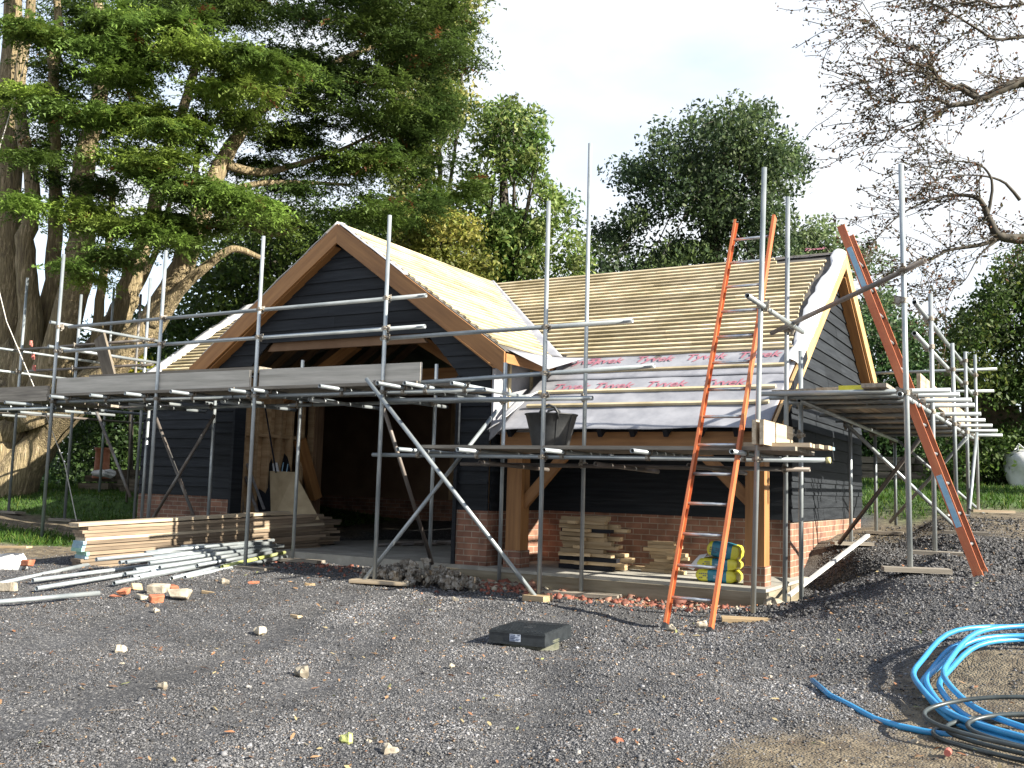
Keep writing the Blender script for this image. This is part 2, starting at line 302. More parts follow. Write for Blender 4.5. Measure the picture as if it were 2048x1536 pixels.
def mud_mask(x, y):
    n = (vnoise(x, y, .9, 12)-.5)*1.4+(vnoise(x, y, 4, 13)-.5)*.5
    a = sstep(0, .7, (x+1.25)-np.maximum(0, y-6.6)*.75+n*.8+.25)*(1-sstep(7.5, 9, y))
    b = sstep(12.5, 14.5, y+n)*sstep(-3.2, -2.7, x)
    c = sstep(-.3, .4, -x-11.0+n*.5)*sstep(7.3, 8.0, y)
    return np.clip(np.maximum(np.maximum(a, b), c), 0, 1)
for nm, fn in (('grass', grass_mask), ('mud', mud_mask)):
    a = me.attributes.new(nm, 'FLOAT', 'POINT'); a.data.foreach_set('value', fn(X, Y).ravel())
me.polygons.foreach_set('use_smooth', np.ones(len(q), bool))
m, n, l, b = newmat('gravel_ground')
tc = n.new('ShaderNodeTexCoord')
vo = n.new('ShaderNodeTexVoronoi'); vo.inputs['Scale'].default_value = 75; l.new(tc.outputs['Object'], vo.inputs[0])
cr = n.new('ShaderNodeValToRGB'); E_ = cr.color_ramp.elements; E_[0].position = 0; E_[0].color = (.018, .019, .022, 1); E_[1].position = 1; E_[1].color = (.20, .195, .19, 1)
k = E_.new(.55); k.color = (.044, .045, .050, 1); k = E_.new(.88); k.color = (.085, .085, .086, 1)
sp = n.new('ShaderNodeSeparateColor'); l.new(vo.outputs['Color'], sp.inputs[0]); l.new(sp.outputs[0], cr.inputs[0])
nz = n.new('ShaderNodeTexNoise'); nz.inputs['Scale'].default_value = 1.3; nz.inputs['Detail'].default_value = 7; l.new(tc.outputs['Object'], nz.inputs[0])
mr = n.new('ShaderNodeMapRange'); mr.inputs[1].default_value = .3; mr.inputs[2].default_value = .7; mr.inputs[3].default_value = .65; mr.inputs[4].default_value = 1.35; l.new(nz.outputs[0], mr.inputs[0])
mu = n.new('ShaderNodeMixRGB'); mu.blend_type = 'MULTIPLY'; mu.inputs[0].default_value = 1; l.new(cr.outputs[0], mu.inputs[1]); l.new(mr.outputs[0], mu.inputs[2])
nm_ = n.new('ShaderNodeTexNoise'); nm_.inputs['Scale'].default_value = 9; nm_.inputs['Detail'].default_value = 9; l.new(tc.outputs['Object'], nm_.inputs[0])
cm = n.new('ShaderNodeValToRGB'); cm.color_ramp.elements[0].position = .35; cm.color_ramp.elements[0].color = (.060, .045, .028, 1); cm.color_ramp.elements[1].position = .65; cm.color_ramp.elements[1].color = (.165, .135, .09, 1); l.new(nm_.outputs[0], cm.inputs[0])
cg = n.new('ShaderNodeValToRGB'); cg.color_ramp.elements[0].position = .35; cg.color_ramp.elements[0].color = (.025, .06, .008, 1); cg.color_ramp.elements[1].position = .7; cg.color_ramp.elements[1].color = (.075, .15, .02, 1); l.new(nm_.outputs[0], cg.inputs[0])
am = n.new('ShaderNodeAttribute'); am.attribute_name = 'mud'; ag = n.new('ShaderNodeAttribute'); ag.attribute_name = 'grass'
x1 = n.new('ShaderNodeMixRGB'); l.new(am.outputs['Fac'], x1.inputs[0]); l.new(mu.outputs[0], x1.inputs[1]); l.new(cm.outputs[0], x1.inputs[2])
x2 = n.new('ShaderNodeMixRGB'); l.new(ag.outputs['Fac'], x2.inputs[0]); l.new(x1.outputs[0], x2.inputs[1]); l.new(cg.outputs[0], x2.inputs[2]); l.new(x2.outputs[0], b.inputs['Base Color'])
b.inputs['Roughness'].default_value = .85
bp = n.new('ShaderNodeBump'); bp.inputs['Strength'].default_value = .8; bp.inputs['Distance'].default_value = .012; bp.invert = True; l.new(vo.outputs['Distance'], bp.inputs['Height'])
bp2 = n.new('ShaderNodeBump'); bp2.inputs['Strength'].default_value = .6; bp2.inputs['Distance'].default_value = .03; l.new(nm_.outputs[0], bp2.inputs['Height']); l.new(bp.outputs[0], bp2.inputs['Normal']); l.new(bp2.outputs[0], b.inputs['Normal'])
me.materials.append(m)
link('ground', me, kind='structure')

# loose things on the ground that nobody could count
def cloud_mesh(name, P, S, colr, tmpl_v, tmpl_f, mat, rot=True, kind='stuff', label=None, flat=.6, tilt=.5, parent=None, jitter=.25, cat=None, group=None):
    """many small shapes as one mesh: P (n,3) positions, S (n,) sizes, colr (n,3) colours"""
    n_ = len(P); tv = np.array(tmpl_v, float); k = len(tv)
    V = np.repeat(tv[None], n_, 0)
    if jitter: V = V*(1+rng.uniform(-jitter, jitter, (n_, k, 1)))
    V = V*(S[:, None, None])*np.stack([rng.uniform(.7, 1.3, n_), rng.uniform(.7, 1.3, n_), np.full(n_, flat)], -1)[:, None, :]
    a = rng.uniform(0, 2*np.pi, n_); tx = rng.normal(0, tilt, n_); ty = rng.normal(0, tilt, n_)
    def rotm(c, s, ax):
        m_ = np.zeros((n_, 3, 3)); i, j = [(1, 2), (0, 2), (0, 1)][ax]; m_[:, ax, ax] = 1; m_[:, i, i] = c; m_[:, j, j] = c; m_[:, i, j] = -s; m_[:, j, i] = s; return m_
    Rm_ = rotm(np.cos(a), np.sin(a), 2) @ rotm(np.cos(tx), np.sin(tx), 0) @ rotm(np.cos(ty), np.sin(ty), 1)
    V = np.einsum('nij,nkj->nki', Rm_, V)+P[:, None, :]
    nf = len(tmpl_f); fl = len(tmpl_f[0]); F = (np.array(tmpl_f)[None]+(np.arange(n_)*k)[:, None, None]).reshape(-1, fl)
    return rawmesh(name, V.reshape(-1, 3), F, np.repeat(colr, nf, 0), mat, kind, label, parent, cat, group)
def rawmesh(name, V, F, C3, mat, kind=None, label=None, parent=None, cat=None, group=None, mtx=None, smooth=False):
    me = bpy.data.meshes.new(name); me.vertices.add(len(V)); me.vertices.foreach_set('co', np.ascontiguousarray(V, dtype=np.float32).ravel())
    fl = F.shape[1]; me.loops.add(F.size); me.loops.foreach_set('vertex_index', np.ascontiguousarray(F, dtype=np.int32).ravel())
    me.polygons.add(len(F)); me.polygons.foreach_set('loop_start', np.arange(len(F), dtype=np.int32)*fl)
    try: me.polygons.foreach_set('loop_total', np.full(len(F), fl, dtype=np.int32))
    except Exception: pass
    me.update(calc_edges=True)
    if C3 is not None:
        a = me.attributes.new('col', 'FLOAT_COLOR', 'FACE'); c4 = np.ones((len(F), 4), np.float32); c4[:, :3] = C3*.82; a.data.foreach_set('color', c4.ravel())
    if smooth: me.polygons.foreach_set('use_smooth', np.ones(len(F), bool))
    me.materials.append(mat)
    return link(name, me, parent, mtx, label, cat, group, kind)
def colmat(name, rough=.8, trans=0, spec=.4):
    m, n, l, b = newmat(name); a = n.new('ShaderNodeAttribute'); a.attribute_name = 'col'; l.new(a.outputs['Color'], b.inputs['Base Color'])
    b.inputs['Roughness'].default_value = rough; b.inputs['Specular IOR Level'].default_value = spec
    if trans:
        tr = n.new('ShaderNodeBsdfTranslucent'); l.new(a.outputs['Color'], tr.inputs[0]); ms = n.new('ShaderNodeMixShader'); ms.inputs[0].default_value = trans
        l.new(b.outputs[0], ms.inputs[1]); l.new(tr.outputs[0], ms.inputs[2]); l.new(ms.outputs[0], n['Material Output'].inputs[0])
    return m
M['stones'] = colmat('loose_stone_chips', .75); M['leafy'] = colmat('leaf_surface', .55, .42, .3); M['dryleaf'] = colmat('dry_leaf', .6, .15)
OCT_V = [(1, 0, 0), (0, 1, 0), (-1, 0, 0), (0, -1, 0), (.1, 0, 1), (0, .1, -1)]; OCT_F = [(0, 1, 4), (1, 2, 4), (2, 3, 4), (3, 0, 4), (1, 0, 5), (2, 1, 5), (3, 2, 5), (0, 3, 5)]
def scatter(n_, y0, y1, pw=1.0, s0=-.58, s1=.58):
    u = rng.uniform(0, 1, n_); d = (y0**pw+(y1**pw-y0**pw)*u)**(1/pw); s = rng.uniform(s0, s1, n_)*d
    return d*-.497+s*.868, d*.868+s*.497
def nostone(x, y):
    return (x > -14.4) & (x < -2.75) & (y > 10.35)
x, y = scatter(470000, 4.1, 13.5, .6, -.68, .68)
fines = np.clip((.52-(vnoise(x, y, .55, 41)*.6+vnoise(x, y, 1.7, 42)*.4))*4, 0, .5)+np.clip(-rut(x, y)*30, 0, .5)
msk = ~nostone(x, y) & (grass_mask(x, y) < .4) & (rng.uniform(0, 1, len(x)) > np.maximum(mud_mask(x, y)*.9, fines)); x = x[msk]; y = y[msk]
S = np.exp(rng.normal(math.log(.0056), .42, len(x)))*np.clip(y/6.5, .85, 1.6); S = np.clip(S, .004, .035)
z = GB(x, y)+S*.15
g = (1+np.clip(rut(x, y)*14, -.4, .3))*np.clip(rng.gamma(4.5, .024, len(x)), .02, .40)*(.75+.6*vnoise(x, y, .7, 31)*vnoise(x, y, 2.1, 32)*1.6); w = rng.uniform(0, 1, len(x))
C = np.stack([g, g*1.01, g*1.07], -1); br_ = w > .955; C[br_] = np.stack([g[br_]*1.5, g[br_]*1.05, g[br_]*.7], -1); wh = w < .012; C[wh] = np.stack([g[wh]*.4+.30]*3, -1)*[1, .96, .88]
cloud_mesh('gravel', np.stack([x, y, z], -1), S, C, OCT_V, OCT_F, M['stones'], label='dark grey crushed gravel strewn over the yard', flat=.5, tilt=.35)
# dark spill of coarser gravel on the bank behind the slab corner
x, y = scatter(30000, 8.6, 17, 1, .15, .58); msk = (x > -2.7) & (rng.uniform(0, 1, len(x)) > sstep(13, 17, y)) ; x = x[msk]; y = y[msk]
S = np.exp(rng.normal(math.log(.013), .35, len(x))); g = np.clip(rng.gamma(2.5, .019, len(x)), .01, .3)
cloud_mesh('gravel', np.stack([x, y, GB(x, y)+S*.2], -1), S, np.stack([g, g, g*1.06], -1), OCT_V, OCT_F, M['stones'], label='coarse dark gravel banked up beside the right wall')
# brick rubble along the slab foot
x = np.concatenate([rng.normal(-4.3, 1.1, 1500), rng.uniform(-9.5, -2.7, 700), rng.normal(-5.9, .35, 500)]); y = 10.2-np.abs(rng.normal(0, .42, len(x)))
msk = (x < -2.6) & (y > 8.6); x = x[msk]; y = y[msk]
S = np.exp(rng.normal(math.log(.018), .5, len(x))); w = rng.uniform(.6, 1.3, len(x)); pal = np.array([(.27, .09, .06), (.19, .07, .05), (.33, .17, .12), (.12, .10, .09), (.40, .36, .28)])
C = pal[rng.choice(5, len(x), p=[.42, .25, .14, .12, .07])]*w[:, None]
cloud_mesh('brick_rubble', np.stack([x, y, GB(x, y)+S*.25], -1), S, C, OCT_V, OCT_F, M['stones'], label='crumbled red brick rubble along the foot of the slab', flat=.8)
# fallen leaves
x, y = scatter(1250, 4.2, 12, 1.3); msk = ~nostone(x, y); x = x[msk]; y = y[msk]
ax_, ay_ = rng.uniform(-4.8, -2, 350), rng.uniform(9.2, 10.3, 350); x = np.concatenate([x, ax_]); y = np.concatenate([y, ay_])
S = rng.uniform(.009, .028, len(x)); pal = np.array([(.32, .15, .075), (.38, .23, .12), (.42, .34, .18), (.18, .11, .07), (.32, .34, .13)])
C = pal[rng.choice(5, len(x), p=[.34, .26, .16, .18, .06])]*rng.uniform(.6, 1.2, (len(x), 1))
LV = [(-1, 0, 0), (-.2, .42, .12), (.7, .22, .05), (1.1, 0, .12), (.7, -.22, .0), (-.2, -.42, .15)]; LF = [(0, 1, 5), (1, 2, 5), (2, 4, 5), (2, 3, 4)]
cloud_mesh('fallen_leaves', np.stack([x, y, GB(x, y)+.012], -1), S, C, LV, LF, M['dryleaf'], label='orange and brown fallen leaves lying on the gravel', flat=1, tilt=.25)
# grass blades
def grass(n_, fn, label, smin, smax):
    x, y = fn(n_); msk = grass_mask(x, y) > rng.uniform(.15, .8, n_); x = x[msk]; y = y[msk]
    S = rng.uniform(smin, smax, len(x)); w = rng.uniform(.6, 1.35, (len(x), 1)); C = np.array([(.062, .135, .02)])*w; k = rng.uniform(0, 1, len(x)) > .85; C[k] = C[k]*[2.2, 1.3, 1.5]
    BV = [(-.1, 0, 0), (.1, 0, 0), (.14, .25, .65), (.2, .5, 1.0)]; BF = [(0, 1, 2), (0, 2, 3)]
    cloud_mesh('grass', np.stack([x, y, GB(x, y)], -1), S, C, BV, BF, M['leafy'], label=label, flat=1, tilt=.35)
grass(90000, lambda n_: (rng.uniform(-30, -11.5, n_), rng.uniform(8.2, 20, n_)), 'short green grass growing behind the left scaffold', .05, .11)
grass(60000, lambda n_: (rng.uniform(-6, 5, n_), rng.uniform(17, 32, n_)), 'rough green grass growing beyond the right wall', .06, .14)
grass(2500, lambda n_: (rng.uniform(-14, -10.8, n_), rng.uniform(8.3, 10.3, n_)), 'patchy grass under the left end of the scaffold', .05, .12)

# ------------------------------------------------------------------ the building
ZS = .25
RY, RZ, SL = 14.45, 4.80, .70          # main ridge and slope
XL, XR = -14.72, -2.72                 # verge planes
WX, WZ, WS = -8.80, 4.84, .695         # wing ridge and slope
def zmain(y): return RZ-SL*abs(RY-y)
B = thing('timber_outbuilding', (-8.8, 10.5, 0), 'L shaped black weatherboarded timber outbuilding with battened roof, under construction', 'building')
# slab
MB().lo_hi((-11.1, 10.40, -.1), (-6.28, 16.5, ZS)).lo_hi((-14.6, 11.84, -.1), (-11.1, 16.5, ZS-.004)).obj('floor_slab', M['concrete'], B)
mb = MB().lo_hi((-6.276, 10.24, -.12), (-2.76, 16.5, ZS-.002)); sl_ = mb.obj('porch_slab', M['concrete'], B)
MB().lo_hi((-6.9, 10.205, -.12), (-2.752, 10.236, ZS-.035)).lo_hi((-2.756, 10.2, -.12), (-2.73, 11.9, ZS-.035)).obj('slab_shuttering', M['slabedge'], B)
# brick plinths
zb = .93
pl = MB()
pl.lo_hi((-6.735, 10.43, ZS), (-6.28, 10.62, zb)); pl.lo_hi((-6.47, 10.62, ZS), (-6.284, 12.1, zb))
pl.lo_hi((-11.15, 10.43, ZS-.1), (-10.72, 10.62, zb)); pl.lo_hi((-11.146, 10.62, ZS-.1), (-10.95, 12.1, zb))
pl.lo_hi((-6.284, 11.9, ZS), (-2.90, 12.08, zb)); pl.lo_hi((-3.08, 12.08, -.1), (-2.896, 16.5, zb)); pl.lo_hi((-14.5, 11.9, ZS-.2), (-11.15, 12.08, zb)); pl.lo_hi((-14.5, 12.08, -.1), (-14.32, 16.5, zb)); pl.lo_hi((-14.3, 16.32, 0), (-3.1, 16.5, zb))
pl.obj('brick_plinth', M['brick'], B)
# weatherboards: rows of feather-edged boards on a wall plane
def boards(name, fn, z0, z1, org, u, nrm, e=.165, seed=0, parent=B):
    """fn(zlo,zhi) -> [(ulo_bottom,uhi_bottom,ulo_top,uhi_top)], u = unit vector along wall, nrm = outward"""
    mb = MB(); rr = random.Random(seed); z = z0; org = Vector(org); u = Vector(u); nn = Vector(nrm); zz = Vector((0, 0, 1))
    while z < z1-.02:
        zt = min(z+e+.012, z1)
        segs = []
        for a0, a1, b0, b1 in fn(z, zt):
            c_ = min(a0, b0)+rr.uniform(1.2, 3.6)
            while min(a1, b1)-max(a0, b0) > 2.2 and max(a0, b0)+.4 < c_ < min(a1, b1)-.4: segs.append((a0, c_-.002, b0, c_-.002)); a0 = b0 = c_+.002; c_ += rr.uniform(2.4, 4.2)
            segs.append((a0, a1, b0, b1))
        for a0, a1, b0, b1 in segs:
            mb.tint = rr.random(); j = rr.uniform(-.0015, .0015); ex = rr.uniform(0, .006)
            P = lambda s, d, h: org+u*s+nn*d+zz*h
            tb, tt = .030+j, .009+j
            vs = [P(a0-ex, 0, z), P(b0, 0, zt), P(a0-ex, tb, z), P(b0, tt, zt), P(a1+ex, 0, z), P(b1, 0, zt), P(a1+ex, tb, z), P(b1, tt, zt)]
            mb.hexa([vs[0], vs[1], vs[2], vs[3], vs[4], vs[5], vs[6], vs[7]])
        z += e
    return mb.obj(name, M['black'], parent)
def wing_half(z): return (WZ-.10-z)/WS
def wing_rows(zlo, zhi):
    if zhi < zb: return []
    def w(z): return min(wing_half(z), 2.52 if z < 2.95 else 9)
    def lim(z): h = min(wing_half(z), 2.50); return WX-h, WX+h
    a0, a1 = lim(zlo); b0, b1 = lim(zhi); 
    a0 = max(a0, -11.15); b0 = max(b0, -11.15)
    if zlo > 3.10: return [(a0, a1, b0, b1)]
    def oL(z): return -10.72 if z < 2.62 else -10.72+(z-2.62)*.95
    def oR(z): return -6.735 if z < 2.62 else -6.735-(z-2.62)*.95
    return [(a0, oL(zlo), b0, oL(zhi)), (oR(zlo), a1, oR(zhi), b1)]
boards('gable_weatherboarding', wing_rows, zb, WZ-.14, (0, 10.47, 0), (1, 0, 0), (0, -1, 0), seed=1)
boards('porch_back_weatherboarding', lambda a, b: [(-6.28, -2.89)]*0 or [(-6.28, -2.885, -6.28, -2.885)], zb, zmain(11.9)-.14, (0, 11.92, 0), (1, 0, 0), (0, -1, 0), seed=2)
boards('left_weatherboarding', lambda a, b: [(-14.5, -11.15, -14.5, -11.15)], zb, zmain(11.9)-.14, (0, 11.92, 0), (1, 0, 0), (0, -1, 0), seed=3)
def rg(zlo, zhi):
    def r(z):
        h0 = RY-(RZ-.12-z)/SL; h1 = RY+(RZ-.12-z)/SL; return max(h0, 11.9 if z < 2.93 else h0), min(h1, 16.55)
    return [(*r(zlo), *r(zhi))]
boards('right_gable_weatherboarding', rg, zb-.02, RZ-.16, (-2.90, 0, 0), (0, 1, 0), (1, 0, 0), seed=4)
boards('left_gable_weatherboarding', rg, zb-.02, RZ-.16, (-14.48, 0, 0), (0, 1, 0), (-1, 0, 0), seed=5)
boards('rear_weatherboarding', lambda a, b: [(-14.5, -2.9, -14.5, -2.9)], zb, 3.2, (0, 16.5, 0), (1, 0, 0), (0, 1, 0), seed=6)
boards('wing_side_weatherboarding', lambda a, b: [(10.5, 11.86, 10.5, 11.86)], zb, 1.9, (-6.30, 0, 0), (0, 1, 0), (1, 0, 0), seed=7)
boards('wing_side_weatherboarding', lambda a, b: [(10.5, 11.9, 10.5, 11.9)], zb, 2.85, (-11.13, 0, 0), (0, 1, 0), (-1, 0, 0), seed=8)
# wall cores behind the boards (studs and lining seen from inside)
wc = MB()
def gable_core(mb, pts, ext): mb.prism(pts, ext)
MB().prism([(-3.05, 11.95, zb), (-3.05, 16.4, zb), (-3.05, 16.4, 3.2), (-3.05, RY, RZ-.16), (-3.05, 11.95, zmain(11.95)-.16)], (.12, 0, 0)).obj('wall_sheathing', M['dark_lining'], B)
MB().prism([(-14.45, 11.95, zb), (-14.45, 16.4, zb), (-14.45, 16.4, 3.2), (-14.45, RY, RZ-.16), (-14.45, 11.95, zmain(11.95)-.16)], (.12, 0, 0)).obj('wall_sheathing', M['dark_lining'], B)
MB().lo_hi((-14.3, 16.38, zb), (-3.1, 16.48, 3.25)).obj('wall_sheathing', M['dark_lining'], B); MB().lo_hi((-6.2, 11.94, zb), (-2.95, 12.04, 2.8)).obj('wall_sheathing', M['blackply'], B); MB().lo_hi((-14.3, 11.94, zb), (-11.15, 12.04, 2.8)).obj('wall_sheathing', M['blackply'], B)
MB().prism([(-10.2, 10.5, 3.12), (-7.35, 10.5, 3.12), (WX+.05, 10.5, WZ-.25), (WX-.05, 10.5, WZ-.25)], (0, .06, 0)).obj('wall_sheathing', M['dark_lining'], B)
for k_ in range(12): beam('wall_stud', (-10.7+.42*k_, 16.35, zb), (-10.7+.42*k_, 16.35, 3.2), .05, .1, M['stud'], B, up=(1, 0, 0))
# right side wall of the wing above the porch roof: grey membrane over studs
MB().lo_hi((-6.30, 10.52, 1.9), (-6.275, 11.9, 2.93)).obj('wall_membrane', M['membrane'], B)
MB().lo_hi((-6.273, 10.44, 2.0), (-6.245, 10.50, 2.72)).obj('corner_membrane_strip', M['membrane'], B)
for yy, zl in ((10.86, 2.15), (11.45, 2.5)): beam('upright_batten', (-6.26, yy, zl-.25), (-6.26, yy, 2.86), .05, .025, M['batten'], B, up=(1, 0, 0))
for xx in (-6.12, -6.10): pass
# studs of the left inner wall seen through the opening
mb = MB()
for k, yy in enumerate(np.arange(10.72, 12.3, .26)):
    mb.tint = random.random(); mb.lo_hi((-10.93, yy, ZS), (-10.80, yy+.05, 2.85))
mb.tint = .6; mb.lo_hi((-10.93, 10.66, 1.90), (-10.82, 11.9, 1.95))
mb.obj('wall_studs', M['stud'], B)
MB().lo_hi((-10.96, 10.64, ZS+.05), (-10.935, 11.95, 2.8)).obj('wall_lining', M['stud'], B)
beam('oak_brace', (-10.80, 11.95, 1.90), (-10.74, 12.35, .95), .14, .16, M['oak'], B)
beam('oak_post', (-10.82, 12.38, ZS), (-10.82, 12.38, 2.9), .16, .16, M['rafter_wood'], B, up=(1, 0, 0))
# door jambs
for xx in (-10.70, -6.76): MB().lo_hi((xx-.025, 10.40, ZS-.005), (xx+.025, 10.62, 2.64)).obj('door_jamb', M['black'], B)
# oak tie beam and braces over the opening, and roof timbers inside
for s in (-1, 1): beam('oak_brace', (WX+s*2.2, 11.6, 2.45), (WX+s*.6, 11.6, 3.35), .12, .16, M['oak'], B)
beam('oak_truss', (-9.6, 12.6, 2.95), (-6.6, 12.6, 2.95), .15, .22, M['oak'], B)
for k in range(9):
    yy = 10.85+k*.42
    for s in (-1, 1):
        if yy < RY-(RZ-3.0)/SL or k < 3 or s < 2:
            xe = WX+s*2.62
            beam('rafter', (WX, yy, WZ-.12), (xe, yy, WZ-.12-WS*2.62), .05, .12, M['rafter_wood'], B, up=(0, 0, 1))
# roof membrane sheets (thin, with real thickness)
def sheet(mb, pts, t=.012, n=None):
    mb.prism([Vector(p) for p in pts], (0, 0, t)); return mb
xv = lambda z: WX+(WZ-z)/WS     # valley x on the wing right slope at height z
ze = zmain(10.36)
yv = lambda z: RY-(RZ-z)/SL
def draped(name, P, nu, nv, amp, mat, seed, parent=B, thick=.004, hem=0, **k):
    """bilinear patch P=[p00,p10,p11,p01] with wrinkles; upper side shows"""
    P = [Vector(p) for p in P]; nrm = (P[1]-P[0]).cross(P[3]-P[0]).normalized()
    if nrm.z < 0: nrm = -nrm
    vs = []; mb = MB()
    for j in range(nv+1):
        for i in range(nu+1):
            u, v = i/nu, j/nv; p = (P[0]*(1-u)+P[1]*u)*(1-v)+(P[3]*(1-u)+P[2]*u)*v
            a, b_ = u*(P[1]-P[0]).length, v*(P[3]-P[0]).length
            w = float(vnoise(np.array([a+b_*.7]), np.array([b_-a*.4]), 2.2, seed)[0]-.5)*1.0+float(vnoise(np.array([a*1.2-b_]), np.array([b_+a*.3]), 5.5, seed+3)[0]-.5)*.55
            q_ = p+nrm*(amp*w)
            if hem and j == 0: q_ += Vector((0, 0, hem*float(vnoise(np.array([a]), np.array([0.]), 3, seed+9)[0]-.5)))
            vs.append(q_)
    m_ = len(vs); W = nu+1; vs2 = vs+[v-nrm*thick for v in vs]; fs = []
    for j in range(nv):
        for i in range(nu):
            a = j*W+i; fs += [(a, a+1, a+W+1, a+W), (m_+a+W, m_+a+W+1, m_+a+1, m_+a)]
    for i in range(nu): fs += [(i+1, i, m_+i, m_+i+1), (nv*W+i, nv*W+i+1, m_+nv*W+i+1, m_+nv*W+i)]
    for j in range(nv): a = j*W; fs += [(a, a+W, m_+a+W, m_+a), (a+W+nu, a+nu, m_+a+nu, m_+a+W+nu)]
    mb.add(vs2, fs); return mb.obj(name, mat, parent, smooth=True, **k)
# plain under-sheets
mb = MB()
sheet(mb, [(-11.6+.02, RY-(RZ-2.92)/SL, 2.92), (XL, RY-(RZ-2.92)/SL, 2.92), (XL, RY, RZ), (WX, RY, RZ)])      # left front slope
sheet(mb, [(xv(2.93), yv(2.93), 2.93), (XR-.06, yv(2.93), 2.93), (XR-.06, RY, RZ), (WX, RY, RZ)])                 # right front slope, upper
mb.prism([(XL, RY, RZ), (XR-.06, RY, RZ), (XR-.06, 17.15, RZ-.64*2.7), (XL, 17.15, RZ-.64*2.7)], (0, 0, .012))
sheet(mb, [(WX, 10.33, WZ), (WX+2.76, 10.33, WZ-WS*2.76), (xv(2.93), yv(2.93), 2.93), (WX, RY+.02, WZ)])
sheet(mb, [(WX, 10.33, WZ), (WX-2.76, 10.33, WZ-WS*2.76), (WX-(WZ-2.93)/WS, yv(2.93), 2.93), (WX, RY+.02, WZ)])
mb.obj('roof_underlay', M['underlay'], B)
# lower sheets on the porch slope, overlapping
low = draped('lower_roof_membrane', [(-6.12, 10.37, zmain(10.37)+.005), (XR-.04, 10.37, zmain(10.37)+.005), (XR-.04, 11.62, zmain(11.62)+.01), (-6.12, 11.62, zmain(11.62)+.01)], 90, 26, .011, M['membrane'], 5, hem=.018)
up_ = draped('lower_roof_membrane', [(-6.0, 11.36, zmain(11.36)+.022), (XR-.10, 11.36, zmain(11.36)+.022), (XR-.10, 12.0, zmain(12.0)+.016), (-6.0, 12.0, zmain(12.0)+.016)], 90, 12, .008, M['membrane'], 8)
# lettering printed on the membrane
_tm = {}
def lettering(txt, size, p, ux, uy, parent, mat, name='lettering', italic=.25, ext=.0004):
    key = (txt, size, italic)
    if key not in _tm:
        cu = bpy.data.curves.new('lettering', 'FONT'); cu.body = txt; cu.size = size; cu.extrude = ext; cu.shear = italic; cu.align_x = 'CENTER'; cu.resolution_u = 3; cu.offset = size*.012
        to = bpy.data.objects.new('lettering_source', cu); col.objects.link(to); dg = bpy.context.evaluated_depsgraph_get(); dg.update()
        me = bpy.data.meshes.new_from_object(to.evaluated_get(dg)); bpy.data.objects.remove(to); _tm[key] = me; me.materials.clear(); me.materials.append(mat)
    x = Vector(ux).normalized(); z = x.cross(Vector(uy)).normalized(); y = z.cross(x)
    m = Matrix(((x.x, y.x, z.x, p[0]), (x.y, y.y, z.y, p[1]), (x.z, y.z, z.z, p[2]), (0, 0, 0, 1)))
    return link(name, _tm[key], parent, m)
us = Vector((0, 1, SL)).normalized(); un = Vector((0, -SL, 1)).normalized()
for xx in (-5.98+.35, -5.33, -4.62, -3.93, -3.25): lettering('Tyvek', .215, Vector((xx, 11.72, zmain(11.72)))+un*.025, (1, 0, 0), us, up_, M['ink'])
for xx in (-5.55, -4.95, -4.25, -3.52): lettering('Tyvek', .215, Vector((xx, 11.16, zmain(11.16)))+un*.017, (1, 0, 0), us, low, M['ink'])
# battens
def battens_main(name, x_of, ys, xa, jit=.05, parent=B, xb=None):
    mb = MB()
    for y_ in ys:
        z_ = zmain(y_); x0, x1 = x_of(z_)
        rot = Matrix.Rotation(math.atan(SL), 3, 'X'); c0 = Vector((0, y_, z_))+un*.030
        x = x0
        while x < x1-.05:
            x2 = min(x+random.uniform(1.8, 3.8), x1); mb.tint = random.random()
            mb.box((( x+x2)/2, c0.y+random.uniform(-.004, .004), c0.z), (x2-x-.003, .044, .032), rot); x = x2
    return mb.obj(name, M['batten'], parent)
ys = [RY-.10-.107*k for k in range(23)]
def right_end(z_, y_): 
    return XR-.36-.18*math.sin((RY-y_)*2.2+.6)**2-(.30 if y_ < 13.0 and y_ > 12.4 else 0)
def xo_r(z_):
    y_ = yv(z_)
    k = round((RY-.10-y_)/.107)
    e = XR-.15-.12*max(0, math.sin((RY-y_)/2.5*math.pi))-random.uniform(0, .03)
    if k == 0: e = -3.72
    if k == 1: e = -3.66
    return (xv(z_)-.02+.045, e)
battens_main('roof_battens', xo_r, ys, 0)
battens_main('roof_battens', lambda z_: (XL+.42, WX-(WZ-z_)/WS-.03), ys, 0)
battens_main('roof_battens', lambda z_: (-5.95, -2.86), [11.90, 11.53, 11.09, 10.80], 0)
# wing battens run along Y on both wing slopes
for s in (1, -1):
    mb = MB(); k = 0
    while True:
        dx = .07+.1015*k; k += 1
        if dx > 2.66: break
        z_ = WZ-WS*dx; x_ = WX+s*dx; y1_ = yv(z_)-.03; y0_ = 10.36+random.uniform(-.015, .03) if dx > .5 else 10.34
        rot = Matrix.Rotation(s*math.atan(WS), 3, 'Y'); nn = Vector((s*WS, 0, 1)).normalized()*.030
        y = y0_
        while y < y1_-.05:
            y2 = min(y+random.uniform(1.8, 3.6), y1_); mb.tint = random.random(); mb.box((x_+nn.x, (y+y2)/2, z_+nn.z), (.052, y2-y-.003, .025), rot); y = y2
    mb.obj('roof_battens', M['batten'], B)
# valley strip of bluish membrane
draped('valley_membrane', [(xv(2.98)-.10, yv(2.98)-.02, 2.99+.09), (xv(2.98)+.13, yv(2.98), 3.0+.04), (WX+.10, RY-.02, RZ+.055), (WX-.06, RY-.02, RZ+.055)], 4, 40, .02, M['membrane'], 21)
draped('valley_membrane', [(-6.05, 10.40, 2.955), (-5.72, 10.9, 2.75), (-5.60, 11.75, 3.00), (-6.03, 11.78, 3.02)], 5, 10, .01, M['membrane'], 22)
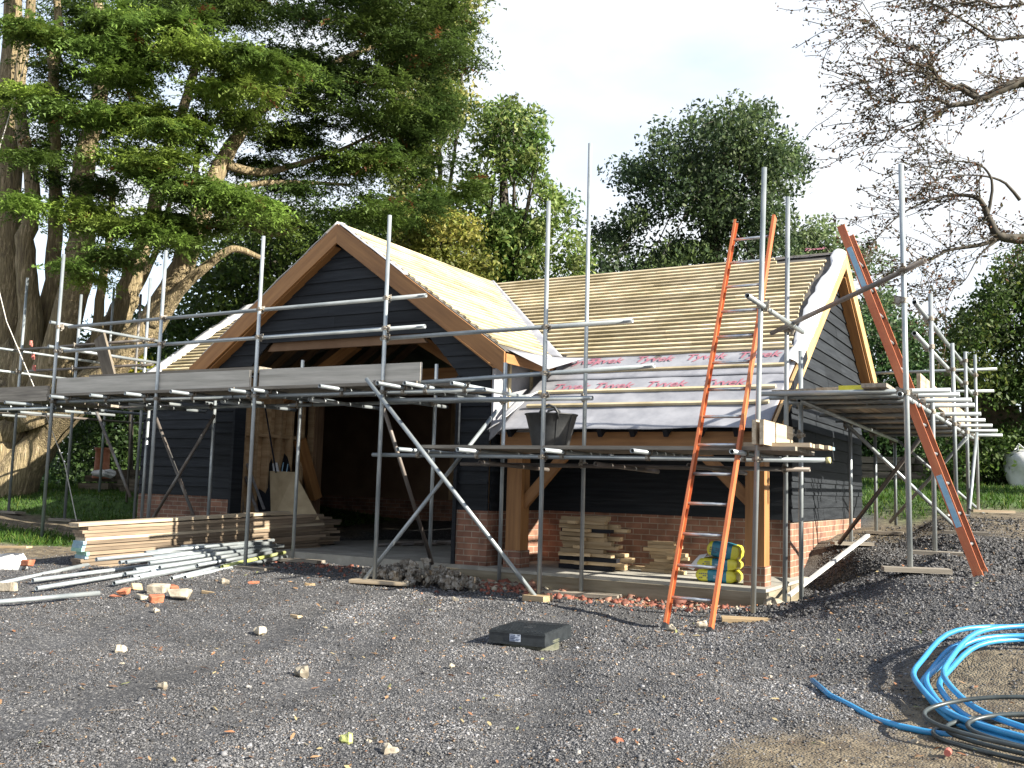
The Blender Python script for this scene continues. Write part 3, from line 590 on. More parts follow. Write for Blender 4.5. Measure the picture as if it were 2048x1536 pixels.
# ridge membrane and verge flaps
draped('ridge_membrane', [(-4.6, RY-.16, RZ-.05), (XR+.03, RY-.16, RZ-.06), (XR+.03, RY+.10, RZ-.02), (-4.6, RY+.10, RZ-.02)], 30, 4, .03, M['membrane'], 23)
lettering('Tyvek', .13, (-3.15, RY-.10, RZ+.045), (1, 0, 0), us, B, M['ink'])
fl = MB(); seq = []
for k in range(25):
    y_ = 11.55+(RY-.02-11.55)*k/24; w_ = .03+.09*abs(math.sin(k*.15+.1))+.03*random.random() if 2 < k < 22 else .10
    seq.append((y_, w_))
vs = []
for y_, w_ in seq:
    z_ = zmain(y_); lift = .05+.10*math.sin(y_*5)**2
    vs += [(XR-.05-w_*1.1, y_, z_+.028+lift*.25), (XR-.05-w_*.5, y_-.01, z_+.055+lift*.2), (XR-.03, y_, z_+.03+.02), (XR+.022, y_-.02, z_+.0), (XR+.024, y_-.02, z_-.02-.04*random.random())]
fl.add(vs, [(5*k+i, 5*k+i+1, 5*k+6+i, 5*k+5+i) for k in range(24) for i in range(4)])
fl.obj('verge_membrane', M['membrane_white'], B, smooth=True)
draped('verge_membrane', [(XL-.02, 11.78, zmain(11.78)+.02), (XL+.44, 11.78, zmain(11.78)+.05), (XL+.44, RY, RZ+.05), (XL-.02, RY, RZ+.03)], 4, 30, .05, M['membrane_white'], 31)
draped('verge_membrane', [(WX-2.55, 10.28, WZ+.02-WS*2.55), (WX-2.55, 10.46, WZ+.04-WS*2.55), (WX, 10.46, WZ+.05), (WX, 10.28, WZ+.035)], 3, 40, .02, M['membrane_white'], 32)
draped('verge_membrane', [(WX+.05, 10.285, WZ+.0), (WX+.05, 10.40, WZ+.03), (WX+1.2, 10.44, WZ+.045-WS*1.2), (WX+1.2, 10.285, WZ+.015-WS*1.2)], 3, 20, .015, M['membrane'], 33)
draped('hanging_membrane', [(-6.26, 10.34, 1.93), (-6.12, 10.36, 2.03), (-5.80, 10.78, 2.46), (-6.02, 10.74, 2.40)], 5, 12, .03, M['membrane_white'], 34)
draped('hanging_membrane', [(-6.27, 10.40, 1.80), (-6.27, 10.42, 2.06), (-6.02, 10.36, 2.08), (-6.06, 10.33, 1.94)], 5, 5, .03, M['membrane'], 35)
# bargeboards
def barge(P0, P1, h, t, nrm, mat, name='bargeboard'):
    P0 = Vector(P0); P1 = Vector(P1); n_ = Vector(nrm)*t
    return MB().prism([P0, P1, P1-Vector((0, 0, h)), P0-Vector((0, 0, h))], n_).obj(name, mat, B)
def barge2(P0, P1, h, t, nrm, mat, name='bargeboard'):   # local frame for the grain
    P0 = Vector(P0)-Vector((0, 0, h/2)); P1 = Vector(P1)-Vector((0, 0, h/2)); x = (P1-P0).normalized(); y = Vector(nrm); z = x.cross(y); c = (P0+P1)/2
    m = Matrix(((x.x, y.x, z.x, c.x), (x.y, y.y, z.y, c.y), (x.z, y.z, z.z, c.z), (0, 0, 0, 1))); mi = m.inverted(); mb = MB()
    H = Vector((0, 0, h/2)); mb.prism([mi @ (p-y*(t/2)) for p in (P0+H, P1+H, P1-H, P0-H)], mi.to_3x3() @ (y*t))
    return mb.obj(name, mat, B, m)
hb = .275
barge2((WX, 10.30, WZ+.005), (WX+2.78, 10.30, WZ-WS*2.78), hb, .035, (0, -1, 0), M['oak'])
barge2((WX, 10.30, WZ+.005), (WX-2.78, 10.30, WZ-WS*2.78), hb, .035, (0, -1, 0), M['oak'])
for s in (1, -1): beam('soffit', (WX+s*.05, 10.395, WZ-hb-.0-.03), (WX+s*2.6, 10.395, WZ-hb-.03-WS*2.6), .15, .02, M['oak'], B)
MB().lo_hi((-6.03, 10.30, 2.63), (-6.0, 11.75, 2.90)).obj('fascia', M['oak_pale'], B) if False else None
beam('fascia', (-6.02, 10.32, 2.83), (-6.02, 11.7, 2.83), .025, .12, M['oak'], B)
barge2((XR, RY+.0, RZ+.01), (XR, 10.42, zmain(10.42)+.01), .26, .035, (1, 0, 0), M['oak_pale'])
barge2((XR, RY, RZ+.01), (XR, 17.2, RZ-.64*2.75+.01), .26, .035, (1, 0, 0), M['oak_pale'])
beam('soffit', (XR-.09, RY+.1, RZ-.36), (XR-.09, 17.1, RZ-.36-.64*2.65), .15, .025, M['oak'], B)
beam('soffit', (XR-.09, RY-.1, RZ-.36), (XR-.09, 11.9, RZ-.36-SL*2.45), .15, .025, M['oak_pale'], B)
barge2((XL, RY, RZ), (XL, 11.7, zmain(11.7)), .24, .035, (-1, 0, 0), M['oak'])
barge2((XL, RY, RZ), (XL, 17.1, RZ-.64*2.65), .24, .035, (-1, 0, 0), M['oak'])
# porch frame
beam('eaves_beam', (-6.2, 10.66, 1.82), (-2.78, 10.66, 1.82), .20, .20, M['oak'], B)
for k in range(9):
    xx = -6.0+k*.41
    beam('rafter', (xx, 10.42, zmain(10.42)-.075), (xx, 11.9, zmain(11.9)-.075), .055, .12, M['blackply'], B)
beam('end_rafter', (-2.80, 10.45, zmain(10.45)-.12), (-2.80, 11.9, zmain(11.9)-.12), .09, .20, M['oak'], B)
for x0, x1 in ((-6.08, -5.87), (-3.06, -2.85)):
    xc = (x0+x1)/2
    beam('oak_post', (xc, 10.655, .46), (xc, 10.655, 1.72), .21, .21, M['oak'], B, up=(1, 0, 0))
    MB().lo_hi((x0-.012, 10.53, ZS-.002), (x1+.012, 10.78, .46)).obj('brick_pier', M['brick'], B)
beam('oak_brace', (-5.90, 10.655, 1.02), (-5.28, 10.655, 1.70), .07, .13, M['oak'], B)
beam('oak_brace', (-3.03, 10.655, 1.15), (-3.68, 10.655, 1.78), .07, .13, M['oak'], B)
# corner board
# ------------------------------------------------------------------ scaffolds
def standard(par, x, y, zt, zf=None, lean=(0, 0), cps=(), mat=None, wires=None):
    zf = G(x, y)+.055 if zf is None else zf
    p0 = Vector((x, y, zf)); p1 = Vector((x+lean[0], y+lean[1], zt))
    o = stube('standard', p0, p1, par, mat)
    for z, side in cps:
        t = (z-p0.z)/(p1.z-p0.z); p = p0.lerp(p1, t)
        d2 = (1, 0, 0) if abs(side[1]) else (0, 1, 0)
        coupler(p, p1-p0, d2, side, o)
    return o
FB, BK, RG, LF = (0, 1, 0), (0, -1, 0), (1, 0, 0), (-1, 0, 0)
# --- main scaffold round the gabled wing and its left return
SA = thing('scaffold', (-9, 9.5, .1), 'tall galvanised tube scaffold standing in front of the gabled wing and round its left side', 'scaffold')
YF, YI = 8.95, 10.10
g1 = [(2.29, FB), (3.04, FB), (3.40, FB)]
standard(SA, -12.9, YF, 4.50, cps=g1)
standard(SA, -10.68, YF, 4.34, cps=g1)
standard(SA, -8.87, YF, 4.35, cps=g1)
standard(SA, -6.86, YF, 4.39, cps=[(2.29, FB), (3.04, FB), (3.40, FB), (2.93, FB), (2.40, FB)])
standard(SA, -4.74, YF, 4.30, cps=[(1.56, FB), (2.20, FB), (2.44, FB), (2.935, FB)])
for x_, zt in ((-12.2, 2.42), (-10.79, 2.42), (-9.14, 2.90), (-6.90, 2.76), (-5.89, 2.74)): standard(SA, x_, YI, zt, cps=[(2.27, BK)])
standard(SA, -4.81, YI, 5.33, cps=[(1.52, BK), (2.28, BK)])
yl = YF+.052
stube('ledger', (-13.0, yl, 2.29), (-9.3, yl, 2.29), SA); stube('ledger', (-9.27, yl, 2.29), (-5.50, yl, 2.29), SA)
stube('guard_rail', (-12.78, yl, 3.04), (-6.33, yl, 3.04), SA); stube('guard_rail', (-12.72, yl, 3.40), (-6.33, yl, 3.40), SA)
stube('guard_rail', (-6.95, yl, 2.925), (-3.77, yl, 2.95), SA); stube('guard_rail', (-6.95, yl, 2.375), (-3.53, yl, 2.48), SA)
stube('guard_rail', (-6.86, yl, 2.20), (-4.20, yl, 2.17), SA)
stube('ledger', (-12.6, YI-.052, 2.27), (-8.9, YI-.052, 2.27), SA); stube('ledger', (-8.85, YI-.052, 2.27), (-4.70, YI-.052, 2.28), SA)
for x_, ov in ((-12.6, 8.7), (-11.75, 8.72), (-10.95, 8.66), (-10.02, 8.62), (-9.01, 8.66), (-8.68, 8.72), (-7.49, 8.58), (-6.59, 8.5), (-6.28, 8.58), (-5.75, 8.72)):
    t = stube('transom', (x_, ov, 2.34), (x_+random.uniform(-.05, .05), 10.32, 2.335), SA)
    coupler((x_, yl, 2.29), (1, 0, 0), (0, 1, 0), (0, 0, 1), t)
for x_ in (-11.4, -9.6, -8.1, -7.0): stube('transom', (x_, 9.1, 2.245), (x_+.05, 10.45, 2.24), SA)
# braces
stube('brace', (-7.03, 8.86, 2.44), (-4.70, 8.86, .10), SA)
stube('brace', (-6.98, 8.90, .12), (-6.02, YI+.05, 2.16), SA)
stube('brace', (-7.0, 8.98, 2.44), (-6.84, YI-.02, .26), SA, M['steel_dull'])
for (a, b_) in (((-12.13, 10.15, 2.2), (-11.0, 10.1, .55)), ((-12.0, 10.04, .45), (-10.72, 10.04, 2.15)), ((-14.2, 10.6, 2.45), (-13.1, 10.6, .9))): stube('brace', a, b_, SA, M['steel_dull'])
# left return
for x_, y_, zt in ((-16.42, 10.7, 4.79), (-14.85, 10.7, 4.36), (-13.1, 10.7, 4.51)): standard(SA, x_, y_, zt, cps=[(3.45, BK), (3.05, BK), (2.4, BK)])
standard(SA, -16.55, 12.65, 5.0, cps=[(3.45, LF), (3.05, LF)])
standard(SA, -15.3, 12.3, 4.7, mat=M['steel_dull'])
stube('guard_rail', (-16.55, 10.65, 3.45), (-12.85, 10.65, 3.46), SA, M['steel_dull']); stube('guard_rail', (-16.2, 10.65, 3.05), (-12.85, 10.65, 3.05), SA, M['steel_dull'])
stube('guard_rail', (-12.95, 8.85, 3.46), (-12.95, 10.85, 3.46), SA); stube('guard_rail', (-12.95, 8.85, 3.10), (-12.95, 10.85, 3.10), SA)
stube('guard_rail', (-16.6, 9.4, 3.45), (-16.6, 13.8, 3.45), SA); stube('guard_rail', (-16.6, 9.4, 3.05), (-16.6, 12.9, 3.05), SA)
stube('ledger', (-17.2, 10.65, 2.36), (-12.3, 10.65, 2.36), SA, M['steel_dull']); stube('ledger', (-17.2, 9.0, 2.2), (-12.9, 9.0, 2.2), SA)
for x_, ov in ((-16.9, 8.5), (-15.6, 8.6), (-14.4, 8.5), (-13.5, 8.6)): stube('transom', (x_, ov, 2.26), (x_, 11.2, 2.28), SA)
stube('ledger', (-16.5, 9.0, 2.31), (-16.5, 13.5, 2.31), SA, M['steel_dull'])
# --- low scaffold across the porch
SB = thing('scaffold', (-3.6, 9.5, .1), 'low galvanised scaffold standing in front of the open porch and brick plinth', 'scaffold')
standard(SB, -2.52, YF, 4.34, lean=(.1, 0), cps=[(1.56, FB), (3.0, RG)])
standard(SB, -2.52, YI, 4.38, lean=(.04, 0), cps=[(1.50, BK), (1.86, RG), (2.95, RG)])
standard(SB, -2.39, YI+.16, 2.75, cps=[(1.86, BK)])
stube('ledger', (-7.0, yl, 1.565), (-1.87, yl, 1.56), SB); MB().tube((-1.872, yl, 1.56), (-1.835, yl, 1.56), .028, 12).obj('end_cap', M['cap'], SB, smooth=True)
stube('ledger', (-6.45, YI-.052, 1.50), (-2.25, YI-.052, 1.50), SB, M['steel_dull'])
for x_, ov in ((-6.35, 8.60), (-5.57, 8.60), (-4.53, 8.58), (-3.58, 8.58), (-2.62, 8.60)):
    t = stube('transom', (x_, ov, 1.615), (x_+.03, 10.28, 1.61), SB)
    coupler((x_, yl, 1.565), (1, 0, 0), (0, 1, 0), (0, 0, 1), t)
for x_ in (-5.6, -4.2, -3.2): stube('transom', (x_, 9.1, 1.50), (x_+.2, 10.35, 1.455), SB, M['steel_dull'])
stube('guard_rail', (-2.43, 8.42, 3.0), (-2.40, 10.40, 2.97), SB)
stube('brace', (-2.66, 10.12, 2.93), (-1.02, 9.02, 3.32), SB, M['steel_dull'])
# --- right side scaffold
SC = thing('scaffold', (-1.8, 12.5, .7), 'long scaffold with a boarded platform standing beside the right gable wall', 'scaffold')
standard(SC, -1.2, 9.16, 4.25, zf=.645, lean=(-.02, -.05), cps=[(2.17, LF), (3.27, BK), (3.0, LF)])
standard(SC, -1.22, 11.2, 3.45, cps=[(2.17, LF), (2.87, LF), (3.18, LF)])
standard(SC, -1.2, 13.4, 3.2, cps=[(2.18, LF), (2.87, LF)], lean=(0, -.15))
standard(SC, -1.2, 15.1, 3.34, cps=[(2.19, LF), (2.89, LF), (3.21, LF)])
standard(SC, -1.2, 16.85, 3.53, cps=[(2.2, LF), (3.2, BK), (2.9, BK)])
for y_ in (13.1, 15.0, 16.9): standard(SC, -2.42, y_, 2.25, cps=[(2.15, LF)])
stube('ledger', (-1.25, 9.05, 2.15), (-1.25, 12.6, 2.17), SC); stube('ledger', (-1.25, 12.62, 2.17), (-1.25, 17.3, 2.2), SC)
stube('ledger', (-2.37, 10.1, 2.21), (-2.37, 17.2, 2.15), SC)
for y_, xe in ((9.70, -.90), (10.12, -.86), (10.7, -.80), (11.3, -.82), (12.5, -.84), (13.5, -.86), (14.5, -.84), (15.6, -.84), (16.7, -.83)):
    t = stube('transom', (-2.68, y_, 2.245), (xe, y_, 2.24), SC); coupler((-1.25, y_, 2.18), (0, 1, 0), (1, 0, 0), (0, 0, 1), t)
stube('guard_rail', (-1.26, 10.2, 3.18), (-1.26, 13.9, 3.2), SC); stube('guard_rail', (-1.26, 13.5, 3.2), (-1.26, 17.1, 3.24), SC)
stube('guard_rail', (-1.26, 10.15, 2.86), (-1.26, 17.1, 2.91), SC)
stube('guard_rail', (-2.8, 17.0, 3.30), (-.9, 17.0, 3.31), SC); stube('guard_rail', (-2.6, 17.0, 2.97), (-.95, 17.0, 2.96), SC)
for a, b_, mt in (((-2.40, 12.7, 2.15), (-1.15, 13.8, .78), 'steel'), ((-2.45, 12.5, .66), (-1.25, 10.9, 1.95), 'steel_dull'), ((-2.4, 16.8, 2.2), (-1.15, 17.4, 1.0), 'steel'),
                  ((-2.42, 16.3, .85), (-1.2, 15.0, 2.1), 'steel'), ((-1.16, 16.3, 2.25), (-1.16, 14.7, 1.1), 'steel')): stube('brace', a, b_, SC, M[mt])
# ---------------------------------------------------------------- boards on the platforms
BW, BT = .225, .038
def sboard(p0, p1, label, mat='board', cat='board', group=None, w=BW, t=BT, up=(0, 0, 1), name='scaffold_board', band=None):
    p0 = Vector(p0); p1 = Vector(p1); L = (p1-p0).length
    o = thing(name, (p0+p1)/2, label, cat, group) if band else None
    f = frame(p0, p1, up)
    mb = MB().box((0, 0, 0), (L, w, t))
    if not band: return mb.obj(name, M[mat], None, f, label=label, cat=cat, group=group)
    mb.obj('plank', M[mat], o, f)
    for s in band[1]: MB().box((s*(L/2-.018), 0, 0), (.042, w+.004, t+.004)).obj('end_band', M[band[0]], o, f)
    return o
dk = 2.365+.019
for k in range(5):
    yb = 9.02+.235*k
    for (x0, x1) in ((-13.0, -9.2), (-9.15, -6.0 if k > 0 else -6.35)):
        sboard((x0, yb, dk), (x1, yb, dk), 'weathered deck board on the high front platform behind the grey toe boards', group='deck boards of the high front platform')
for k in range(5): sboard((-17.1, 9.15+.24*k, 2.31+.019), (-13.05, 9.15+.24*k, 2.31+.019), 'shaded deck board of the platform beside the big conifer trunk', group='deck boards of the left platform')
up_y = (0, 1, 0)
sboard((-12.86, 8.915+.075, 2.525), (-9.0, 8.99, 2.515), 'long grey toe board on edge at the left of the high front platform', 'toe', w=BW, t=BT, up=up_y, name='toe_board', cat='toe board')
sboard((-8.83, 8.99, 2.515), (-6.35, 8.99, 2.51), 'grey toe board on edge in front of the garage opening, right hand one', 'toe', up=up_y, name='toe_board', cat='toe board')
sboard((-12.3, 9.2, 2.655), (-8.95, 9.2, 2.66), 'dark edged board lying behind the long grey toe board', group=None, t=.05)
sboard((-17.3, 8.98, 2.42), (-13.05, 8.98, 2.42), 'shaded toe board on edge at the far left by the conifer trunk', up=up_y, name='toe_board', cat='toe board')
sboard((-12.28, 9.2, 3.26), (-11.80, 9.15, 2.41), 'dark plank propped upright on the left end of the platform', up=(0, 1, 0), mat='blackply' and 'log')
# low deck
for k in range(5): sboard((-6.3+.02*k, 9.04+.232*k, 1.66), (-2.13-.02*k, 9.04+.232*k, 1.66), 'weathered deck board of the low platform under the black bucket', group='deck boards of the low porch platform')
for k in range(3): sboard((-2.63, 9.1+.25*k, 1.70), (-2.02+.03*k, 9.12+.25*k, 1.698), 'short pale board end lying at the right end of the low platform', 'board_new', group='pale board ends on the low platform')
MB().box((0, 0, 0), (.225, .22, .03)).obj('plank_offcut', M['endblue'], None, T((-2.08, 9.75, 1.70)), label='small blue painted board end at the right tip of the low platform', cat='board')
sboard((-2.38, 8.72, 1.80), (-2.38, 9.80, 1.80), 'sunlit white toe board on edge beside the low porch platform, outer one', 'board_new', up=(1, 0, 0), name='toe_board', cat='toe board')
sboard((-2.45, 8.72, 1.80), (-2.45, 9.80, 1.80), 'sunlit white toe board on edge beside the low porch platform, inner one', 'board_new', up=(1, 0, 0), name='toe_board', cat='toe board')
# right platform deck
for k, (bm, st, lb) in enumerate((('board', 9.95, 'grey deck board of the right platform nearest the gable wall'), ('board', 9.90, 'grey deck board with a white end, second from the gable wall'), ('board_new', 9.82, 'middle deck board of the right platform with a rough pale end'),
                                  ('board', 9.72, 'deck board of the right platform with a yellow end band'), ('board', 9.55, 'outermost grey deck board of the right platform, longest towards the ladder'))):
    x_ = -2.50+.238*k
    if k == 3: sboard((x_, st, 2.29), (x_, 14.3, 2.285), lb, bm, band=('yellowbag', (-1,)))
    else: sboard((x_, st, 2.29), (x_, 14.3, 2.285), lb, bm)
for k in range(5): sboard((-2.50+.238*k, 14.35, 2.29), (-2.50+.238*k, 17.2, 2.285), 'deck board at the far end of the right platform', group='far deck boards of the right platform')
sboard((-1.30, 10.75, 2.42), (-1.30, 13.6, 2.42), 'pinkish toe board on edge outside the right platform, nearer one', 'board_new', up=(1, 0, 0), name='toe_board', cat='toe board')
sboard((-1.30, 13.65, 2.42), (-1.30, 16.9, 2.42), 'pale toe board on edge outside the right platform, farther one', 'board_new', up=(1, 0, 0), name='toe_board', cat='toe board')
# sole plates
def sole(x, y, L, rz, label, mat='board', t=.038, w=.2, z=None):
    z = (G(x, y)+.03) if z is None else z
    return MB().box((0, 0, 0), (L, w, t)).obj('sole_board', M[mat], None, T((x, y, z)) @ Matrix.Rotation(rz, 4, 'Z'), label=label, cat='timber pad')
sole(-8.80, 8.95, .62, .1, 'weathered pad under the pole beside the board stack'); sole(-6.75, 8.93, .7, .25, 'brown pad under the pole and long brace by the heap of clamps', 'board_new')
sole(-4.72, 8.88, .24, .0, 'square new pad under the foot of the long diagonal brace', 'offcut', .06, .2); sole(-4.78, 10.02, .9, .15, 'long weathered pad lying against the porch slab', 'board')
sole(-2.46, 8.86, .62, .35, 'thick fresh orange pad beside the ladder foot', 'offcut', .07, .22, z=.085); sole(-2.45, 10.1, .8, .35, 'thin weathered pad under the two poles at the slab corner', 'board')
sole(-1.15, 9.14, .55, .3, 'weathered pad on the gravel bank under the tall right pole', z=.625); sole(-9.0, 10.08, .7, .1, 'weathered pad under the pole at the garage threshold')
sole(-5.85, 10.0, .5, .3, 'grey pad under the pole before the brick pier'); sole(-14.85, 10.7, .6, 0, 'shaded pad in the grass under a left pole'); sole(-16.42, 10.7, .7, 0, 'shaded pad in the grass under the farthest left pole')
sole(-2.4, 13.05, .5, .5, 'brown pad by the gable wall under an inner right pole', z=.64); sole(-1.2, 11.2, .5, .1, 'pad beside the white sacks under the second right pole'); sole(-1.1, 13.4, .5, .1, 'pad in the earth under the third right pole')
sole(-1.0, 16.85, .6, .3, 'pale pad in the grass under the farthest right pole', 'board_new'); sole(-2.3, 15.0, .5, .1, 'pad in the earth by the rear corner of the gable wall', z=.73)
# ------------------------------------------------------------------ stack of boards and tubes
L0 = Vector((-10.32, 7.66, 0)); L1 = Vector((-9.86, 11.45, 0)); dv = (L1-L0).normalized(); sd = Vector((dv.y, -dv.x, 0))
zs0, zs1 = .15, .28
lab = ['lowest', 'second', 'third', 'fourth', 'fifth', 'sixth', 'seventh', 'eighth', 'ninth', 'tenth', 'eleventh', 'twelfth', 'thirteenth']
for k in range(13):
    off = random.uniform(-.03, .03); so = random.uniform(-.025, .025); z_ = -.02+k*.0425
    a = L0+dv*(off+(.0 if k < 11 else (.06 if k < 12 else -.10)))+sd*so+Vector((0, 0, zs0+z_)); b_ = L1+dv*(off+random.uniform(-.05, .03)-(.65 if k == 12 else 0)-(0 if k > 3 else .08))+sd*so+Vector((0, 0, zs1+z_))
    bm = 'board_new' if k in (8, 12) else 'board_warm'
    wp = {0: 'endblue', 3: 'endblue', 4: 'endgreen', 5: 'endgreen', 6: 'endblue', 7: 'endblue'}.get(k)
    txt = {12: 'pale new board lying on top of the stack of scaffold boards', 0: 'blue ended board at the very bottom of the board stack'}.get(k, '%s board up in the tall stack by the garage opening' % lab[k])
    sboard(a, b_, txt, bm, group='stack of scaffold boards', band=(wp, (-1,)) if wp else None)
for k in range(10):   # second pile inside, ends seen in the doorway
    a = L1+dv*(-2.4)+sd*(.0+random.uniform(-.03, .03))+Vector((-.25, .0, .29+k*.0425)); b_ = a+dv*2.9+dv*random.uniform(-.1, .1)
    sboard(a, b_, 'rear board with its ragged end just inside the garage opening', 'board_warm', group='rear boards inside the garage opening')
# loose tubes beside the boards
tn = 0
def ltube(a, b_, label, mat='steel'):
    return stube('scaffold_tube', a, b_, None, M[mat], label=label, cat='tube', group='loose scaffold tubes beside the board stack')
def gz(p, h): return Vector((p[0], p[1], G(p[0], p[1])+h))
base = L0+sd*.16
for (x_, y_, z_) in ((65, 1162, .03), (73, 1172, .03), (264, 1155, .035), (278, 1156, .035), (228, 1163, .03), (343, 1158, .03), (418, 1128, .04), (394, 1136, .07), (329, 1140, .07), (319, 1137, .10),
                     (298, 1129, .13), (192, 1126, .16), (239, 1129, .14), (252, 1128, .15), (290, 1112, .20), (314, 1111, .19), (305, 1119, .17), (350, 1117, .15), (375, 1122, .13), (360, 1108, .18), (400, 1112, .14), (430, 1118, .10), (270, 1142, .07), (300, 1146, .05), (250, 1150, .05)):
    A = atZ(x_, y_, z_+.08); A.z = G(A.x, A.y)+z_+.01; t_ = (x_-65)/380; Bv = Vector((-9.98+.62*min(1, t_*.8+.2*random.random())+random.uniform(-.03, .03), 10.17+random.uniform(-.15, .1), 0)); Bv.z = G(Bv.x, Bv.y)+z_*1.1+.04
    ltube(A, Bv, 'grey scaffold tube lying in the pile on the sunny side of the boards')
ltube(gz((-8.75, 7.9), .03), gz((-9.30, 10.15), .06), 'long tube at the right edge of the tube pile', 'steel')
ltube(gz((-8.75, 7.95), .06), gz((-9.35, 10.0), .09), 'yellow green stained tube at the right edge of the tube pile', 'yellowtube') if 'yellowtube' in M else stube('scaffold_tube', gz((-9.0, 8.7), .05), gz((-9.38, 10.2), .11), None, noisy('stained_tube', (.40, .46, .10), (.52, .55, .30), 4, .5, rnd=.1), label='yellow green stained tube at the right edge of the tube pile', cat='tube')
for (a, b_, lb) in (((8.62, 6.62), (10.9, 12.1), None),):
    pass
for i_, (pa, pb, lb) in enumerate((((-60, 1178), (455, 1096), 'long tube running out past the left edge of the photo'), ((-90, 1205), (200, 1172), 'tube lying outermost, crossing the left edge of the photo'))):
    A = atZ(*pa, .07+.012*i_); Bv = atZ(*pb, .16)
    d_ = (Bv-A); d_ = d_.normalized()*min(d_.length, 3.4)
    ltube(gz(A, .03+.02*(i_ % 2)), gz(A+d_, .05), lb)
# ------------------------------------------------------------------ ladders
def ladder(p0, p1, wdir, width, rungs, label, depth=.075, extra=None, name='ladder', r0=.28, step=.30):
    p0 = Vector(p0); p1 = Vector(p1); w = Vector(wdir).normalized(); ax = (p1-p0).normalized(); o = thing(name, p0, label, 'ladder')
    nn = ax.cross(w).normalized(); L = (p1-p0).length
    for s in (-1, 1):
        c0 = p0+w*(s*width/2); c1 = p1+w*(s*width/2)
        f = frame(c0, c1, w)   # local z ~ w, y = across depth
        mb = MB(); h = L/2
        mb.box((0, 0, s*.012), (L, depth, .004)); mb.box((0, depth/2-.002, 0), (L, .004, .026)); mb.box((0, -depth/2+.002, 0), (L, .004, .026))
        mb.obj('stile', M['orange'], o, f)
        MB().box((-h-.005, 0, 0), (.09, depth+.01, .034)).obj('foot', M['rubber'] if extra is None else M['orange'], o, f)
        if extra:
            for t0, t1 in extra: MB().box((-h+(t0+t1)/2, 0, s*.0155), (t1-t0, depth-.025, .002)).obj('sticker', M['bluestick'], o, f)
        else:
            pass
    z_ = r0
    k = 0
    while z_ < L-.1:
        c = p0+ax*z_; r = MB().tube(c-w*(width/2-.012), c+w*(width/2-.012), .016, 10).obj('rung', M['alu'], o, smooth=True)
        if extra:
            MB().tube(c-w*(width/2+.004), c-w*(width/2-.006), .022, 8).obj('rung_rivet', M['rubber'], r); MB().tube(c+w*(width/2-.006), c+w*(width/2+.004), .022, 8).obj('rung_rivet', M['rubber'], r)
        z_ += step
    return o
FA = gz((-2.88, 8.20), 0); 
ladder(FA, Vector((-2.78, 9.92, 4.13)), (1, -.02, 0), .41, 14, 'single orange ladder leaning on the low platform before the battened roof')
FR = Vector((-.70, 9.95, G(-.7, 9.95)+.01))
ladder(FR, Vector((-1.93, 10.28, 4.0)), (.03, 1, 0), .42, 11, 'orange ladder with pale blue stickers leaning against the right scaffold', .075, extra=[(.45, .95), (2.95, 3.4)], name='extension_ladder')
# ------------------------------------------------------------------ bucket
bk = thing('builders_bucket', (-4.89, 9.42, 1.682), 'black flexible bucket with loop handles standing on the low platform', 'bucket', rz=R(22))
mb = MB(); n_ = 40; prof = [(.20, 0), (.205, .02), (.245, .2), (.283, .345), (.295, .35), (.295, .362), (.278, .362), (.24, .2), (.198, .03), (0.01, .025)]
vs = []; 
for r_, z_ in prof: vs += [(r_*math.cos(2*math.pi*i/n_), r_*math.sin(2*math.pi*i/n_), z_) for i in range(n_)]
fs = [(j*n_+i, j*n_+(i+1) % n_, (j+1)*n_+(i+1) % n_, (j+1)*n_+i) for j in range(len(prof)-1) for i in range(n_)]+[tuple(range(n_-1, -1, -1))]
mb.add(vs, fs); mb.obj('tub', M['rubber'], bk, WM[bk.name], smooth=True)
for s in (-1, 1):
    for off in ((0, s*.285, .34),):
        pts = [(-.10, s*.265, .30), (-.095, s*.285, .36), (-.06, s*.285, .42), (0, s*.285, .44), (.06, s*.285, .42), (.095, s*.285, .36), (.10, s*.265, .30)]
        MB().path(pts, .014, 8).obj('handle', M['rubber'], bk, WM[bk.name], smooth=True)
for a_ in (-1.9, -1.25, -.6): MB().path([(math.cos(a_)*r_, math.sin(a_)*r_, z_) for r_, z_ in ((.206, .02), (.248, .2), (.285, .34))], .006, 6).obj('rib', M['rubber'], bk, WM[bk.name])
# ------------------------------------------------------------------ chamber cover on its riser
cz = G(-3.6, 7.2)
_c = atZ(1090, 1267, cz+.135); RXc = _c.x-.26; RYc = _c.y+.24
cp = thing('inspection_cover', (RXc, RYc, cz), 'square black plastic chamber cover with a blue sticker on a corrugated riser', 'cover')
mb = MB(); prof = []
for k in range(7): prof += [(.235, .0+.012*k), (.222, .006+.012*k)]
n_ = 40; vs = []
for r_, z_ in prof: vs += [(r_*math.cos(2*math.pi*i/n_), r_*math.sin(2*math.pi*i/n_), z_-.02) for i in range(n_)]
mb.add(vs, [(j*n_+i, j*n_+(i+1) % n_, (j+1)*n_+(i+1) % n_, (j+1)*n_+i) for j in range(len(prof)-1) for i in range(n_)]); mb.obj('riser', M['riser'], cp, T((RXc, RYc, cz)), smooth=True)
